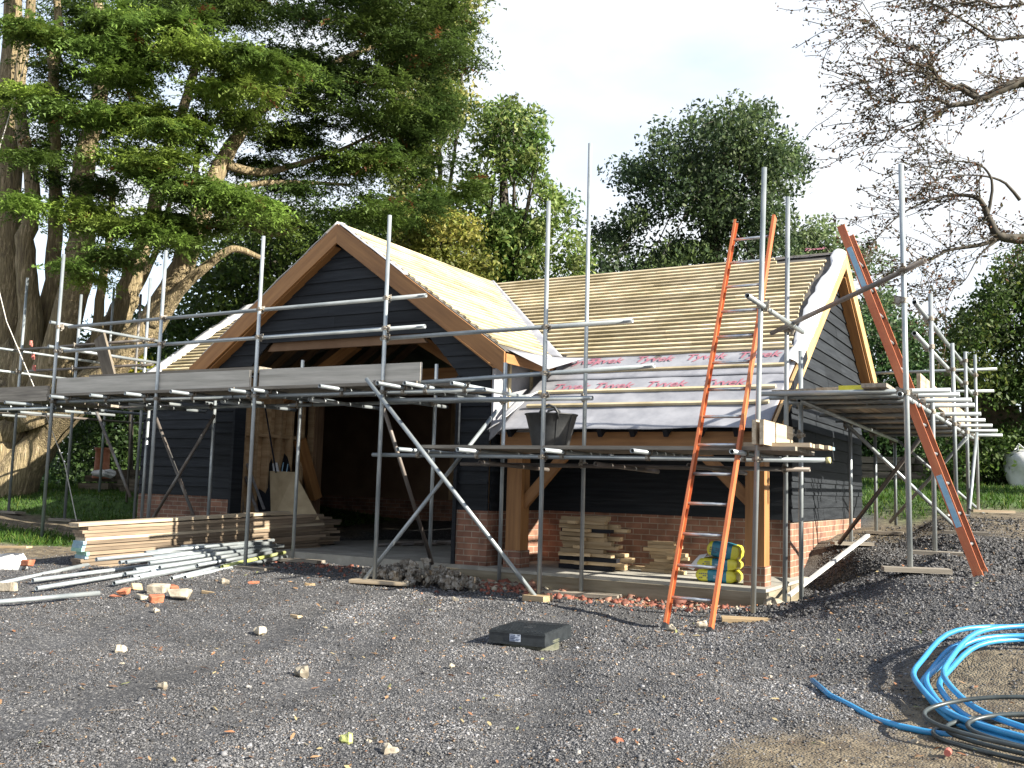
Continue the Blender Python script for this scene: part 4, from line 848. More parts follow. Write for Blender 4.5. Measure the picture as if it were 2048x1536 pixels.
# frame corners measured in the photo
c0 = atZ(980, 1258, cz+.135); c1 = atZ(1090, 1266, cz+.135); c2 = atZ(1170, 1252, cz+.135)
ux_ = Vector((.992, .12, 0)).normalized(); uy_ = Vector((-ux_.y, ux_.x, 0)); Ly = .60; Lx = .46
fm = Matrix(((ux_.x, uy_.x, 0, c1.x), (ux_.y, uy_.y, 0, c1.y), (0, 0, 1, cz+.04), (0, 0, 0, 1)))
mb = MB(); mb.lo_hi((-Lx, 0, 0), (0, Ly, .085)); mb.lo_hi((-Lx-.006, -.006, -.012), (.006, Ly+.006, .0)); mb.lo_hi((-Lx-.005, -.005, .068), (.005, Ly+.005, .074)); mb.obj('frame', M['cover'], cp, fm)
mb = MB(); mb.lo_hi((-Lx+.012, .012, .085), (-.012, Ly-.012, .091))
for i in range(24):
    for j in range(24):
        if (i+j) % 2 and not (9 < i < 14 and 9 < j < 14): mb.box((-Lx+.022+i*.0185, .022+j*.0185, .093), (.014, .006, .005))
mb.box((-Lx/2, Ly/2, .093), (.07, .03, .004)); mb.obj('lid', M['cover'], cp, fm)
st = MB().lo_hi((-Lx+.175, -.0065, .012), (-Lx+.265, -.0055, .066)).obj('sticker', M['paper'], cp, fm)
mb = MB()
for r_, (a, b_, h) in enumerate(((.18, .222, .058), (.24, .26, .058), (.18, .225, .049), (.18, .25, .043), (.18, .222, .036), (.18, .215, .030), (.228, .26, .030), (.18, .25, .023), (.18, .22, .017))): mb.lo_hi((-Lx+a, -.0078, h-.002), (-Lx+b_, -.0068, h+.002+(.003 if r_ in (0, 1, 5) else 0)))
mb.obj('print_lines', M['print'], st, fm)
# ------------------------------------------------------------------ sacks in the porch
def sack(loc, d, rz, label, tilt=0, seed=0, bandx=(-.05, .12), txt=None):
    L, W, H = d; o = thing('building_sack', loc, label, 'sack'); f = T(loc) @ Matrix.Rotation(rz, 4, 'Z') @ Matrix.Rotation(tilt, 4, 'Y')
    nu, nv = 26, 24; vs = []; mb = MB(); cs = []
    for i in range(nu+1):
        u = -1+2*i/nu; e = 1-abs(u)**12*.6
        for j in range(nv):
            a = 2*math.pi*j/nv; ca, sa = math.cos(a), math.sin(a)
            y_ = math.copysign(abs(ca)**.3, ca)*W/2*(1-.10*abs(u)**3); z_ = math.copysign(abs(sa)**.38, sa)*H/2*e
            w_ = float(vnoise(np.array([u*L*6+a]), np.array([a*1.5+seed]), 1.2, seed)[0]-.5)*.022
            vs.append((u*L/2, y_*(1+w_), z_+w_+H/2))
    for i in range(nu):
        for j in range(nv):
            x_ = (-1+2*(i+.5)/nu)*L/2; mb.m = 1 if bandx[0] < x_ < bandx[1] else 0
            mb.add([], []); k0 = i*nv; mb.f.append((k0+j, k0+(j+1) % nv, k0+nv+(j+1) % nv, k0+nv+j)); mb.t.append(.5); mb.mi.append(mb.m)
    mb.v = vs; mb.m = 0; mb.f += [tuple(range(nv-1, -1, -1)), tuple(range(nu*nv, (nu+1)*nv))]; mb.t += [.5, .5]; mb.mi += [0, 0]
    mb.obj('sack_body', [M['yellowbag'], M['bagblue']], o, f, smooth=True)
    ly = -W/2-.006; pm = MB()
    for k_ in range(3):
        for c_ in range(5):
            if random.random() < .8: pm.lo_hi((-L*.40+c_*.022, ly, H*.30+k_*.022), (-L*.40+c_*.022+.016, ly+.003, H*.30+k_*.022+.010))
    pm.obj('print_lines', M['print'], o, f)
    MB().lo_hi((-.02, ly, H*.35), (.05, ly+.003, H*.42)).lo_hi((-.02, ly, H*.50), (.035, ly+.003, H*.56)).obj('pale_print', M['paper'], o, f)
    if txt:
        for s_, sz, px, pz_ in txt: lettering(s_, sz, f @ Vector((px, -W/2-.004, pz_)), f.to_3x3() @ Vector((1, 0, 0)), f.to_3x3() @ Vector((0, 0, 1)), o, M['print'], italic=0)
    return o
s0 = Vector((-3.40, 10.72, ZS))
sack(s0, (.46, .30, .135), 0, 'yellow sack with a blue band lying lowest of the three by the post', seed=1, bandx=(-.08, .12))
sack(s0+Vector((.01, 0, .135)), (.45, .30, .125), .03, 'yellow sack with a blue band in the middle of the three', seed=2, bandx=(-.06, .12), txt=[('BUILDIT', .035, -.13, .035)] if False else None)
sack(s0+Vector((.05, .02, .262)), (.36, .28, .17), .06, 'crumpled half full yellow sack on top of the other two', tilt=.16, seed=3, bandx=(-.12, .10))
draped('white_flap', [s0+Vector((-.20, -.13, .26)), s0+Vector((-.04, -.10, .30)), s0+Vector((-.10, .12, .30)), s0+Vector((-.26, .08, .24))], 8, 5, .03, M['bagwhite'], 41, None, label='torn white wrapping drooping from the yellow sacks', cat='wrapping')
draped('white_flap', [s0+Vector((-.32, -.15, .14)), s0+Vector((-.25, -.15, .12)), s0+Vector((-.10, -.12, .31)), s0+Vector((-.20, -.10, .29))], 8, 5, .015, M['bagwhite'], 42, None, label='curled white paper edge hanging left of the yellow sacks', cat='wrapping')
# ------------------------------------------------------------------ offcut stacks in the porch
def offcut(c, L, w, h, rz, label, grp, mat='offcut'):
    return MB().box((0, 0, 0), (L, w, h)).obj('timber_offcut', M[mat], None, T(c) @ Matrix.Rotation(rz, 4, 'Z'), label=label, cat='timber', group=grp)
zz = ZS+.03; k = 0; rr = random.Random(5)
for lv in range(13):
    h = rr.choice((.045, .05, .055)); ww = max(.35, .8-lv*.022)
    xs = -5.52+rr.uniform(-.02, .05); L = ww*rr.uniform(.75, 1.15) if lv < 10 else .62
    mt = 'blackply' if lv in (0, 2, 9) else 'offcut'
    offcut((xs+L/2, 10.98+rr.uniform(-.02, .02), zz), L, .10, h*.92, rr.uniform(-.05, .05), 'sawn timber offcut in the taller stack beside the oak post', 'taller stack of offcuts in the porch', mt)
    if lv not in (1, 4, 8, 11): offcut((xs+L*.5+rr.uniform(.05, .3), 11.12, zz+.01), L*rr.uniform(.5, .9), .12, h*.92, rr.uniform(-.08, .08), 'sawn timber offcut in the taller stack beside the oak post', 'taller stack of offcuts in the porch')
    if lv % 2: offcut((xs+L*.35, 10.88, zz), .06+rr.uniform(0, .35), .09, h*.85, rr.uniform(-.25, .25), 'sawn timber offcut in the taller stack beside the oak post', 'taller stack of offcuts in the porch')
    zz += h
zz = ZS+.02
for lv in range(9):
    h = .042; L = .5 if lv == 0 else rr.uniform(.26, .42)
    offcut((-4.34+rr.uniform(-.05, .08)+(.0 if lv else -.02), 11.35, zz), L, .09, h*.93, rr.uniform(-.06, .06), 'short pale offcut in the smaller stack against the brick plinth', 'smaller stack of offcuts in the porch')
    if lv in (0, 2, 4, 5): offcut((-4.10+rr.uniform(-.03, .03), 11.28, zz), .26, .09, h*.93, rr.uniform(-.1, .1), 'short pale offcut in the smaller stack against the brick plinth', 'smaller stack of offcuts in the porch')
    zz += h
offcut((-4.75, 11.45, ZS+.03), .9, .08, .04, .03, 'long thin timber lying on the slab between the two offcut stacks', None)
# ------------------------------------------------------------------ things inside the garage opening
def panel(pts, t, label, mat, cat, name='panel'):
    P = [Vector(p) for p in pts]; c = sum(P, Vector())/4; x = (P[1]-P[0]).normalized(); nn = x.cross(P[3]-P[0]).normalized(); y = nn.cross(x)
    m = Matrix(((x.x, y.x, nn.x, c.x), (x.y, y.y, nn.y, c.y), (x.z, y.z, nn.z, c.z), (0, 0, 0, 1))); mi = m.inverted()
    return MB().prism([mi @ p for p in P], (0, 0, t)).obj(name, M[mat], None, m, label=label, cat=cat)
a = lambda x_, y_, Y_: atY(x_, y_, Y_)
panel([a(543, 1048, 11.0), a(640, 1040, 11.3), a(590, 945, 11.35), a(540, 943, 11.3)], .018, 'plywood sheet with bold grain leaning inside the garage opening', 'ply', 'plywood', 'plywood_sheet')
panel([a(520, 1050, 11.05), a(562, 1048, 11.2), a(540, 892, 11.55), a(505, 888, 11.5)], .015, 'narrow black panel leaning behind the plywood sheet', 'blackply', 'panel')
panel([a(556, 1040, 11.5), a(600, 1040, 11.6), a(572, 896, 11.8), a(538, 892, 11.8)], .015, 'wider black panel leaning furthest back against the studs', 'blackply', 'panel')
for (p, q_, w_, lb, mt) in (((471, 868), (528, 1018), .04, 'thin grey strip leaning diagonally across the studs', 'alu'), ((530, 812), (552, 945), .02, 'dark rod leaning against the studded wall', 'blackply'), ((468, 885), (520, 1040), .05, 'second grey strip leaning beside the first', 'steel_dull')):
    beam('leaning_strip', a(*p, 11.1), a(*q_, 10.75), w_, .015, M[mt], None, label=lb, cat='strip')
panel([a(548, 944, 11.4), a(559, 944, 11.4), a(555, 926, 11.45), a(546, 928, 11.45)], .02, 'small white offcut standing behind the plywood', 'bagwhite', 'offcut', 'white_offcut')
for k, (x_, y_) in enumerate(((567, 925), (576, 928))): beam('leaning_strip', a(x_, y_, 11.45), a(x_-6, 960, 11.35), .012, .006, M['bluestick'], None, label=('pale blue strip poking up behind the plywood, taller one', 'pale blue strip poking up behind the plywood, shorter one')[k], cat='strip')
panel([a(476, 1040, 10.8), a(492, 1042, 10.8), a(482, 960, 10.9), a(468, 960, 10.9)], .03, 'broad dark stained plank leaning at the left door jamb', 'log', 'plank', 'leaning_plank')
panel([a(468, 1045, 10.78), a(486, 1047, 10.78), a(478, 900, 10.98), a(466, 900, 10.98)], .03, 'pale plank leaning at the left door jamb', 'stud', 'plank', 'leaning_plank')
for k in range(7):
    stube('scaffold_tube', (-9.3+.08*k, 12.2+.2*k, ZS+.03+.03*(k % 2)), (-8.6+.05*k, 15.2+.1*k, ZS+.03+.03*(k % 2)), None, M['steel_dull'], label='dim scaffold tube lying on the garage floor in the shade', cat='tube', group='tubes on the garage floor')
# ------------------------------------------------------------------ heap of scaffold clamps
hx = Vector((-6.5, 9.25, 0)); rr = random.Random(9); cps = None
for k in range(85):
    ph = rr.uniform(0, 6.28); rd = .68*math.sqrt(rr.random()); x_ = hx.x+rd*math.cos(ph)*1.15; y_ = hx.y+.05+rd*math.sin(ph)*.55; z_ = G(x_, y_)+.04+max(0, .20*(1-(rd/.68)**1.2))*rr.random()
    m = T((x_, y_, z_)) @ Matrix.Rotation(rr.uniform(0, 6.28), 4, 'Z') @ Matrix.Rotation(rr.uniform(0, 3.1), 4, 'X') @ Matrix.Scale(1.15, 4)
    link('scaffold_clamp', _cme, None, m, 'loose rusty grey clamp in the heap before the garage slab', 'clamp', 'heap of loose scaffold clamps')
# ------------------------------------------------------------------ rubble, stones, fruit
def rock(p, s, label, mat, name='stone', seed=0, cat='stone', flat=.7, group=None):
    rr = random.Random(seed); n1, n2 = 9, 6; vs = []; sx, sy, sz = s if isinstance(s, tuple) else (s, s*.8, s*flat)
    for j in range(n2+1):
        t_ = math.pi*j/n2
        for i in range(n1):
            a_ = 2*math.pi*i/n1; d_ = Vector((math.sin(t_)*math.cos(a_), math.sin(t_)*math.sin(a_), math.cos(t_)))
            k_ = 1+.22*math.sin(3*d_.x*1.7+seed)+.18*math.cos(4*d_.y+seed*2)+rr.uniform(-.07, .07)
            vs.append((d_.x*sx*k_, d_.y*sy*k_, d_.z*sz*k_))
    return MB().add(vs, [(j*n1+i, (j+1)*n1+i, (j+1)*n1+(i+1) % n1, j*n1+(i+1) % n1) for j in range(n2) for i in range(n1)]).obj(name, M[mat], None, T((p[0], p[1], G(p[0], p[1])+sz*.6)) @ Matrix.Rotation(rr.uniform(0, 6), 4, 'Z'), label=label, cat=cat, group=group)
def gp(x_, y_, z_=.04): p = atZ(x_, y_, z_); z2 = G(p.x, p.y); return atZ(x_, y_, z2)
def chunk(px, py_, d, label, mat='redbrick', rz=0, tilt=0, name='broken_brick', cat='brick'):
    p = gp(px, py_); L, W, H = d; rr = random.Random(px); mb = MB()
    vs = [Vector((x_*L/2+rr.uniform(-.03, .02), y_*W/2+rr.uniform(-.025, .018), z_*H/2+rr.uniform(-.018, .01))) for x_ in (-1, 1) for y_ in (-1, 1) for z_ in (-1, 1)]; mb.hexa(vs)
    o = mb.obj(name, M[mat], None, T((p.x, p.y, p.z+H*.45)) @ Matrix.Rotation(rz, 4, 'Z') @ Matrix.Rotation(tilt, 4, 'X'), label=label, cat=cat)
    bv = o.modifiers.new('bevel', 'BEVEL'); bv.width = .008; bv.segments = 1; return o
chunk(318, 1186, (.20, .13, .10), 'buff brick chunk on top in the rubble pile by the tubes', 'stone', .3, .2, 'rubble_block', 'rubble'); chunk(360, 1196, (.19, .10, .09), 'pinkish white mortared chunk at the right of the rubble pile', 'stone', .5, -.2, 'rubble_block', 'rubble')
chunk(250, 1188, (.10, .08, .06), 'orange brick piece at the left of the rubble pile', rz=.4, tilt=.3); chunk(272, 1178, (.11, .08, .07), 'tan brick piece behind the rubble pile', 'offcut', 1.0); chunk(315, 1201, (.12, .1, .07), 'rust red brick piece at the front of the rubble pile', rz=.9, tilt=.2)
chunk(345, 1180, (.12, .09, .06), 'flat orange brick behind the mortared chunk', rz=-.3, tilt=.3); chunk(283, 1196, (.15, .07, .035), 'long pale splinter of brick at the front of the rubble pile', 'stone', -.35); chunk(232, 1192, (.13, .06, .02), 'thin red tile shard left of the rubble pile', rz=-.2)
chunk(420, 1186, (.13, .05, .03), 'small pale wood block right of the rubble pile', 'offcut', .3, name='wood_block', cat='timber'); chunk(55, 1130, (.14, .09, .06), 'red brick lying near the left edge by the white sack', rz=.2)
chunk(508, 1174-6, (.10, .06, .04), 'pink brick bit in the shade near the slab', rz=.6); chunk(594, 1234, (.10, .045, .025), 'pale wood chip alone on the gravel', 'offcut', -.1, name='wood_block', cat='timber'); chunk(620, 1172, (.10, .045, .04), 'small yellowish block left of the clamps', 'offcut', .1, name='wood_block', cat='timber')
chunk(16, 1181, (.13, .12, .09), 'grey stone block at the left edge before the tubes', 'stone', .4, name='rubble_block', cat='rubble')
for i, (x_, y_, s_, mt, lb) in enumerate(((448, 1165, .05, 'stone', 'grey stone right of the loose tubes'), (311, 1225, .032, 'stone', 'small buff stone below the rubble pile'), (240, 1306, .05, 'stone', 'flat grey stone left of centre on the gravel'), (326, 1378, .034, 'stone', 'white stone in the left foreground'), (243, 1330, .02, 'stone', 'small white pebble under the flat grey stone'),
        (520, 1268, .05, 'stone', 'tan stone with a rough end, mid left'), (605, 1352, .05, 'stone', 'dull grey stone left of the track'), (776, 1518, .042, 'stone', 'white stone at the bottom edge'), (737, 1494, .022, 'stone', 'small pale stone beside the green fruit'), (1342, 1262, .045, 'stone', 'white stone at the left foot of the ladder'),
        (1405, 1252, .05, 'stone', 'buff stone between the ladder feet'), (1540, 1353, .014, 'stone', 'tiny white pebble right of the ladder'), (910, 1202, .04, 'stone', 'yellowish stone left of the diagonal brace foot'), (992, 1180, .045, 'stone', 'grey flint before the brick pier'), (1370, 1370, .022, 'stone', 'small white stone right of the black cover'), (902, 1340, .022, 'stone', 'blue white pebble below the black cover'),
        (1130, 1203, .03, 'stone', 'white stone right of the square pad'), (1237, 1490, .03, 'redbrick', 'small red brick bit in the right foreground'), (1828, 1488, .02, 'stone', 'brown pebble beside the blue pipe'), (1195, 1196, .035, 'stone', 'cream stone at the end of the long pad'))):
    p = gp(x_, y_); rock(p, s_, lb, mt, seed=i)
p = gp(695, 1494); rock(p, (.033, .033, .032), 'round green apple lying at the bottom of the gravel', 'apple', 'fallen_apple', 3, 'fruit')
p = gp(1545, 1208); rock((-2.62, 10.02), (.15, .10, .11), 'rounded boulder against the slab corner', 'stone', 'boulder', 8, 'boulder')
# plank lying over the trench, white sacks beyond it
sboard((-2.56, 10.45, .19), (-2.0, 11.85, .80), 'white plank laid diagonally over the trench at the slab corner', 'bagwhite', w=.045, t=.03, name='plank', cat='plank')
for (x_, y_, dd, lb, mt) in ((1905, 1094, (.22, .12, .05), 'crumpled white packet under the ladder, left one', 'bagwhite'), (1932, 1098, (.28, .10, .05), 'white printed packet by the ladder foot', 'bagwhite')):
    p = gp(x_, y_, .7); rock((p.x, p.y), (dd[0]/2, dd[1]/2, dd[2]/2), lb, mt, 'packet', int(x_), 'packet')
x, y = scatter(260, 4.2, 10.5, 1.2); msk = ~nostone(x, y); x = x[msk]; y = y[msk]; S = rng.uniform(.02, .08, len(x)); g = rng.uniform(.10, .32, (len(x), 1))
cloud_mesh('twig_litter', np.stack([x, y, GB(x, y)+.012], -1), S, g*np.array([[1.1, .85, .6]]), [(-1, 0, 0), (-.3, .035, .02), (.4, -.02, .03), (1, .05, 0), (-1, .05, .0), (-.3, .085, .02), (.4, .03, .03), (1, .09, 0)], [(0, 1, 5, 4), (1, 2, 6, 5), (2, 3, 7, 6)], M['stones'], label='thin twigs and straw scattered over the gravel', flat=1, tilt=.08)
# ------------------------------------------------------------------ pipes
def coil(name, label, cx, cy, turns, r0, r1, rad, mat, start, zlift, seed, sq=(1, 1), tail=None, cat='pipe'):
    rr = random.Random(seed); pts = []; n_ = int(turns*64)
    ox, oy = 0, 0
    if tail: pts += [Vector((x_, y_, GBf(x_, y_)+rad+.004)) for x_, y_ in tail]
    for i in range(n_+1):
        a_ = start+2*math.pi*i/64; t_ = .5+.5*math.sin(i/64*2.1); k_ = 0; wob = math.sin(a_+a_*.27)*.05
        rdd = (r0+(r1-r0)*t_)*(1+wob); x_ = cx+math.cos(a_)*rdd*sq[0]+ox; y_ = cy+math.sin(a_)*rdd*sq[1]
        pts.append(Vector((x_, y_, GBf(x_, y_)+rad+.006+zlift*(i/n_)*(1+.4*math.sin(a_)))))
    return MB().path(pts, rad, 12).obj(name, M[mat], None, smooth=True, label=label, cat=cat)
def GBf(x_, y_): return G(x_, y_)
q_ = [gp(*c, .1) for c in ((1625, 1366), (1660, 1402), (1700, 1428), (1750, 1449), (1800, 1462), (1850, 1472), (1900, 1480), (1960, 1492))]
tl = [(v.x, v.y) for v in q_]
coil('water_pipe', 'bright blue water pipe loosely coiled on the ground, one end trailing left', .06, 6.35, 5.35, .90, 1.08, .0165, 'bluepipe', -1.75, .10, 2, sq=(.80, 1.0), tail=tl)
coil('black_pipe', 'thin black and grey pipe tangled inside the blue coil', .10, 5.45, 4.2, .42, .62, .0115, 'greypipe', .6, .12, 5, sq=(1.25, .62))
MB().tube((0, 0, 0), (0, .05, 0), .016, 10).obj('pipe_plug', M['red'], None, T(gp(1895, 1520)+Vector((0, 0, .03))), label='pinkish red plug at the end of the thin pipe', cat='plug')
# rope
MB().path([(-17.9, 11.4, 10.2), (-15.3, 9.05, 5.45), (-14.3, 9.03, 3.58), (-13.35, 9.2, 2.07), (-13.2, 9.45, 1.38), (-12.90, 9.5, .55)], .007, 6).obj('rope', M['rope'], None, label='pale rope hanging down through the left scaffold', cat='rope')
for k, (x_, y_) in enumerate(((62, 686), (66, 712), (68, 735))):
    p = atY(x_, y_, 9.02); MB().tube((0, 0, -.035), (0, 0, .035), .022, 8).box((.02, 0, -.03), (.03, .02, .05)).obj('rope_tie', M['red'], None, T(p), label=('upper', 'middle', 'lowest')[k]+' red tie knotted on the pale rope', cat='tie')
# ------------------------------------------------------------------ vegetation
def smoothpts(P, k=5):
    P = [np.array(p, float) for p in P]; out = []
    for i in range(len(P)-1):
        p0, p1, p2, p3 = P[max(i-1, 0)], P[i], P[i+1], P[min(i+2, len(P)-1)]
        for j in range(k):
            t = j/k; out.append(.5*((2*p1)+(-p0+p2)*t+(2*p0-5*p1+4*p2-p3)*t*t+(-p0+3*p1-3*p2+p3)*t**3))
    out.append(P[-1]); return out
M['bark'] = noisy('conifer_bark', (.19, .145, .09), (.56, .44, .29), 5, .85, (4, 4, .5), bump=1.0, bscale=12, c3=(.30, .24, .13), detail=8)
M['bark'].node_tree.nodes['Bump'].inputs['Distance'].default_value = .07
M['bark_dark'] = noisy('dark_bark', (.03, .026, .02), (.09, .078, .06), 6, .85, (1, 1, .5), bump=.5)
def limbs(name, L, parent, mat='bark', n=10, wob=.0):
    """L: list of lists of (point, radius)"""
    mb = MB(); rr = random.Random(3)
    for l_ in L:
        P = smoothpts([tuple(p)+(r_,) for p, r_ in l_])
        mb.path([Vector(p[:3])+Vector((rr.uniform(-1, 1), rr.uniform(-1, 1), 0))*(wob*p[3]) for p in P], [max(.006, p[3]) for p in P], n)
    return mb.obj(name, M[mat], parent, smooth=True)
def inpoly(x, y, poly):
    ins = np.zeros(len(x), bool); n_ = len(poly)
    for i in range(n_):
        x1, y1 = poly[i]; x2, y2 = poly[(i+1) % n_]
        if y1 == y2: continue
        c = ((y1 > y) != (y2 > y)) & (x < (x2-x1)*(y-y1)/(y2-y1)+x1); ins ^= c
    return ins
def fill(poly, n_, D, dD, hole=.0, hs=.012, seed=0):
    """clump centres inside a crown outline standing at depth D with real thickness dD"""
    xs = [p[0] for p in poly]; ys = [p[1] for p in poly]; out = []
    while len(out) < n_:
        x = rng.uniform(min(xs), max(xs), 400); y = rng.uniform(min(ys), max(ys), 400)
        k = inpoly(x, y, poly) & ((vnoise(x, y, hs, seed)*.65+vnoise(x, y, hs*2.7, seed+1)*.35) > hole)
        for a_, b_ in zip(x[k], y[k]): out.append(tuple(atD(a_, b_, D+rng.uniform(-dD, dD))))
    return np.array(out[:n_])
def rnddir(n_): v = rng.normal(0, 1, (n_, 3)); return v/np.linalg.norm(v, axis=1, keepdims=True)
def leafcloud(name, C, rc, per, size, cols, parent, squash=.7, jit=.35, clumpvar=.35, droop=0):
    n_ = len(C)*per; c = np.repeat(C, per, 0); rc_ = np.repeat(rng.uniform(.6, 1.2, len(C))*rc, per)
    d = rnddir(n_)*(rng.uniform(.15, 1, (n_, 1))**.6); d[:, 2] *= squash; P = c+d*rc_[:, None]
    a = rnddir(n_); a[:, 2] -= droop; a /= np.linalg.norm(a, axis=1, keepdims=True); b_ = np.cross(a, rnddir(n_)); b_ /= np.linalg.norm(b_, axis=1, keepdims=True)
    s_ = (size*rng.uniform(.6, 1.4, n_))[:, None]
    V = np.stack([P-a*s_*.5, P+b_*s_*.24, P+a*s_*.5, P-b_*s_*.24], 1).reshape(-1, 3); F = np.arange(n_*4).reshape(-1, 4)
    cols = np.array(cols)*1.75*np.array([1.3, 1.02, .9]); ci = np.repeat(rng.integers(0, len(cols), len(C)), per); sw = rng.uniform(0, 1, n_) < .25; ci[sw] = rng.integers(0, len(cols), sw.sum())
    k = np.repeat(rng.uniform(1-clumpvar, 1+clumpvar, len(C)), per)*rng.uniform(1-jit, 1+jit, n_)
    return rawmesh(name, V, F, cols[ci]*k[:, None], M['leafy'], parent=parent)
def sprays(name, C, rc, fr, K, cols, parent, droop=.35, ll=.105, wd=.023, clumpvar=.35, upb=0):
    """flat feathery conifer sprays"""
    nC = len(C); n_ = nC*fr; c = np.repeat(C, fr, 0); r_ = np.repeat(rng.uniform(.55, 1.25, nC)*rc, fr)
    th = rng.uniform(0, 2*np.pi, n_); tilt = np.repeat(rng.normal(.0, .16, nC), fr)+rng.normal(0, .14, n_)
    d = np.stack([np.cos(th), np.sin(th), tilt+upb], -1); d /= np.linalg.norm(d, axis=1, keepdims=True)
    o = c+np.stack([rng.normal(0, .28, n_), rng.normal(0, .28, n_), rng.normal(0, .07, n_)], -1)*r_[:, None]
    per = np.stack([-np.sin(th), np.cos(th), np.zeros(n_)], -1)
    t = (np.arange(K)+.5)/K; L = r_*rng.uniform(.6, 1.1, n_)
    P = o[:, None]+d[:, None]*(L[:, None]*t[None])[..., None]; P[..., 2] -= (droop*L[:, None]*t[None]**2); P += rng.normal(0, .022, P.shape); P += per[:, None]*(np.sin(t*5)[None]*rng.normal(0, .07, (n_, 1)))[..., None]
    out = []
    for s in (-1, 1):
        l_ = ll*(1.15-t)[None]*rng.uniform(.7, 1.3, (n_, K)); tip = P+(per[:, None]*s*.75+d[:, None]*.75)*l_[..., None]+rng.normal(0, .03, P.shape); tip[..., 2] -= .25*l_
        out.append(np.stack([P-d[:, None]*wd, P+d[:, None]*wd, tip], 2))
    V = np.stack(out, 2).reshape(-1, 3); F = np.arange(len(V)).reshape(-1, 3)
    cols = np.array(cols)*1.7; ci = rng.integers(0, len(cols), nC); cc = cols[ci]*rng.uniform(1-clumpvar, 1+clumpvar, (nC, 1)); cc = np.repeat(cc, fr, 0)*rng.uniform(.75, 1.25, (n_, 1)); cc = np.repeat(cc, K*2, 0)*rng.uniform(.85, 1.15, (n_*K*2, 1))
    br_ = np.repeat(rng.uniform(0, 1, n_) < .012, K*2); cc[br_] = (.20, .085, .035)
    return rawmesh(name, V, F, cc, M['leafy'], parent=parent)
GRN = [(.045, .105, .018), (.060, .130, .022), (.035, .085, .022), (.075, .135, .025)]
# --- the big many-stemmed conifer
ct = thing('conifer_tree', atD(50, 985, 20.3), 'huge many stemmed conifer with feathery green sprays leaning over the left of the building', 'tree')
D0 = 20.5
def P_(x, y, D=D0): return atD(x, y, D)
LL = [
 [(P_(-30, 1010), 1.15), (P_(-15, 930), .95), (P_(5, 850), .85), (P_(30, 780), .80), (P_(50, 700), .55)],
 [(P_(-40, 1010), .9), (P_(-20, 850), .7), (P_(10, 700), .46), (P_(18, 520), .40), (P_(10, 300), .33), (P_(22, 120), .25), (P_(28, -90), .2)],
 [(P_(50, 820, 20), .5), (P_(62, 640, 20), .30), (P_(50, 500, 20), .24), (P_(66, 380, 20), .19), (P_(38, 200, 20), .15), (P_(60, 30, 20), .12), (P_(66, -90, 20), .1)],
 [(P_(80, 840, 20), .6), (P_(120, 700, 19.8), .42), (P_(150, 560, 19.8), .36), (P_(165, 430, 20), .30), (P_(165, 330, 20), .27), (P_(190, 240, 20), .22), (P_(205, 120, 20), .16), (P_(190, -60, 20), .1)],
 [(P_(95, 780, 20.5), .4), (P_(105, 560, 20.5), .22), (P_(112, 430, 20.5), .18), (P_(108, 300, 20.5), .14), (P_(106, 180, 20.5), .12), (P_(118, 60, 20.5), .1), (P_(105, -60, 20.5), .08)],
 [(P_(60, 880, 20.5), .5), (P_(150, 750, 20.6), .38), (P_(235, 640, 20.8), .33), (P_(268, 540, 21), .27), (P_(300, 450, 21), .20), (P_(330, 320, 21), .16), (P_(370, 210, 21), .13), (P_(395, 110, 21), .1)],
 [(P_(10, 1000, 20), .6), (P_(85, 880, 20), .42), (P_(150, 800, 19.7), .40), (P_(240, 715, 19.6), .37), (P_(320, 620, 19.6), .34), (P_(375, 510, 19.6), .29), (P_(405, 420, 19.6), .25), (P_(440, 330, 19.8), .21), (P_(500, 240, 20), .15), (P_(570, 185, 20.3), .09)],
 [(P_(300, 650, 19.5), .2), (P_(350, 590, 19.3), .15), (P_(410, 535, 19.2), .12), (P_(465, 498, 19.2), .09), (P_(520, 515, 19.4), .06)],
 [(P_(455, 330, 19.8), .12), (P_(520, 345, 20.2), .10), (P_(590, 330, 20.5), .08), (P_(680, 300, 21), .05), (P_(760, 260, 21), .03)],
 [(P_(425, 400, 19.7), .1), (P_(500, 370, 20), .08), (P_(600, 365, 20.4), .06), (P_(700, 370, 21), .04)],
 [(P_(520, 225, 20), .1), (P_(640, 140, 20.5), .08), (P_(760, 90, 21), .06), (P_(900, 60, 21), .04)],
 [(P_(400, 460, 20.5), .1), (P_(470, 440, 21), .08), (P_(540, 470, 21), .06), (P_(600, 455, 21), .04)],
 [(P_(390, 350, 20.4), .09), (P_(400, 290, 20.4), .07), (P_(450, 215, 20.4), .05), (P_(470, 150, 20), .04)],
 [(P_(20, 30, 19), .06), (P_(55, 62, 19), .08), (P_(98, 95, 19), .09), (P_(108, 180, 19.2), .12), (P_(112, 300, 19.5), .12)],
 [(P_(230, 660, 21.5), .14), (P_(285, 560, 21.5), .1), (P_(320, 480, 21.5), .08), (P_(345, 380, 21.5), .06)],
 [(P_(190, 720, 20), .16), (P_(200, 600, 20), .12), (P_(215, 500, 20.2), .10), (P_(225, 380, 20.2), .08)],
]
up_poly = [(-60, -130), (970, -130), (945, 10), (900, 60), (935, 150), (900, 220), (860, 260), (700, 260), (560, 215), (420, 130), (250, 60), (60, 40), (-60, 60)]
C1 = fill(up_poly, 205, 21.5, 2.3, .46, .014, 3)
rt_poly = [(560, 200), (870, 230), (930, 300), (955, 380), (880, 440), (760, 450), (660, 430), (560, 460), (470, 440), (480, 330)]
C2 = fill(rt_poly, 80, 21.8, 1.8, .47, .015, 5)
md_poly = [(110, 60), (420, 100), (560, 200), (520, 330), (540, 400), (420, 520), (330, 470), (180, 500), (60, 330), (60, 200)]
C3 = fill(md_poly, 52, 20.6, 1.6, .55, .016, 7)
pl = []
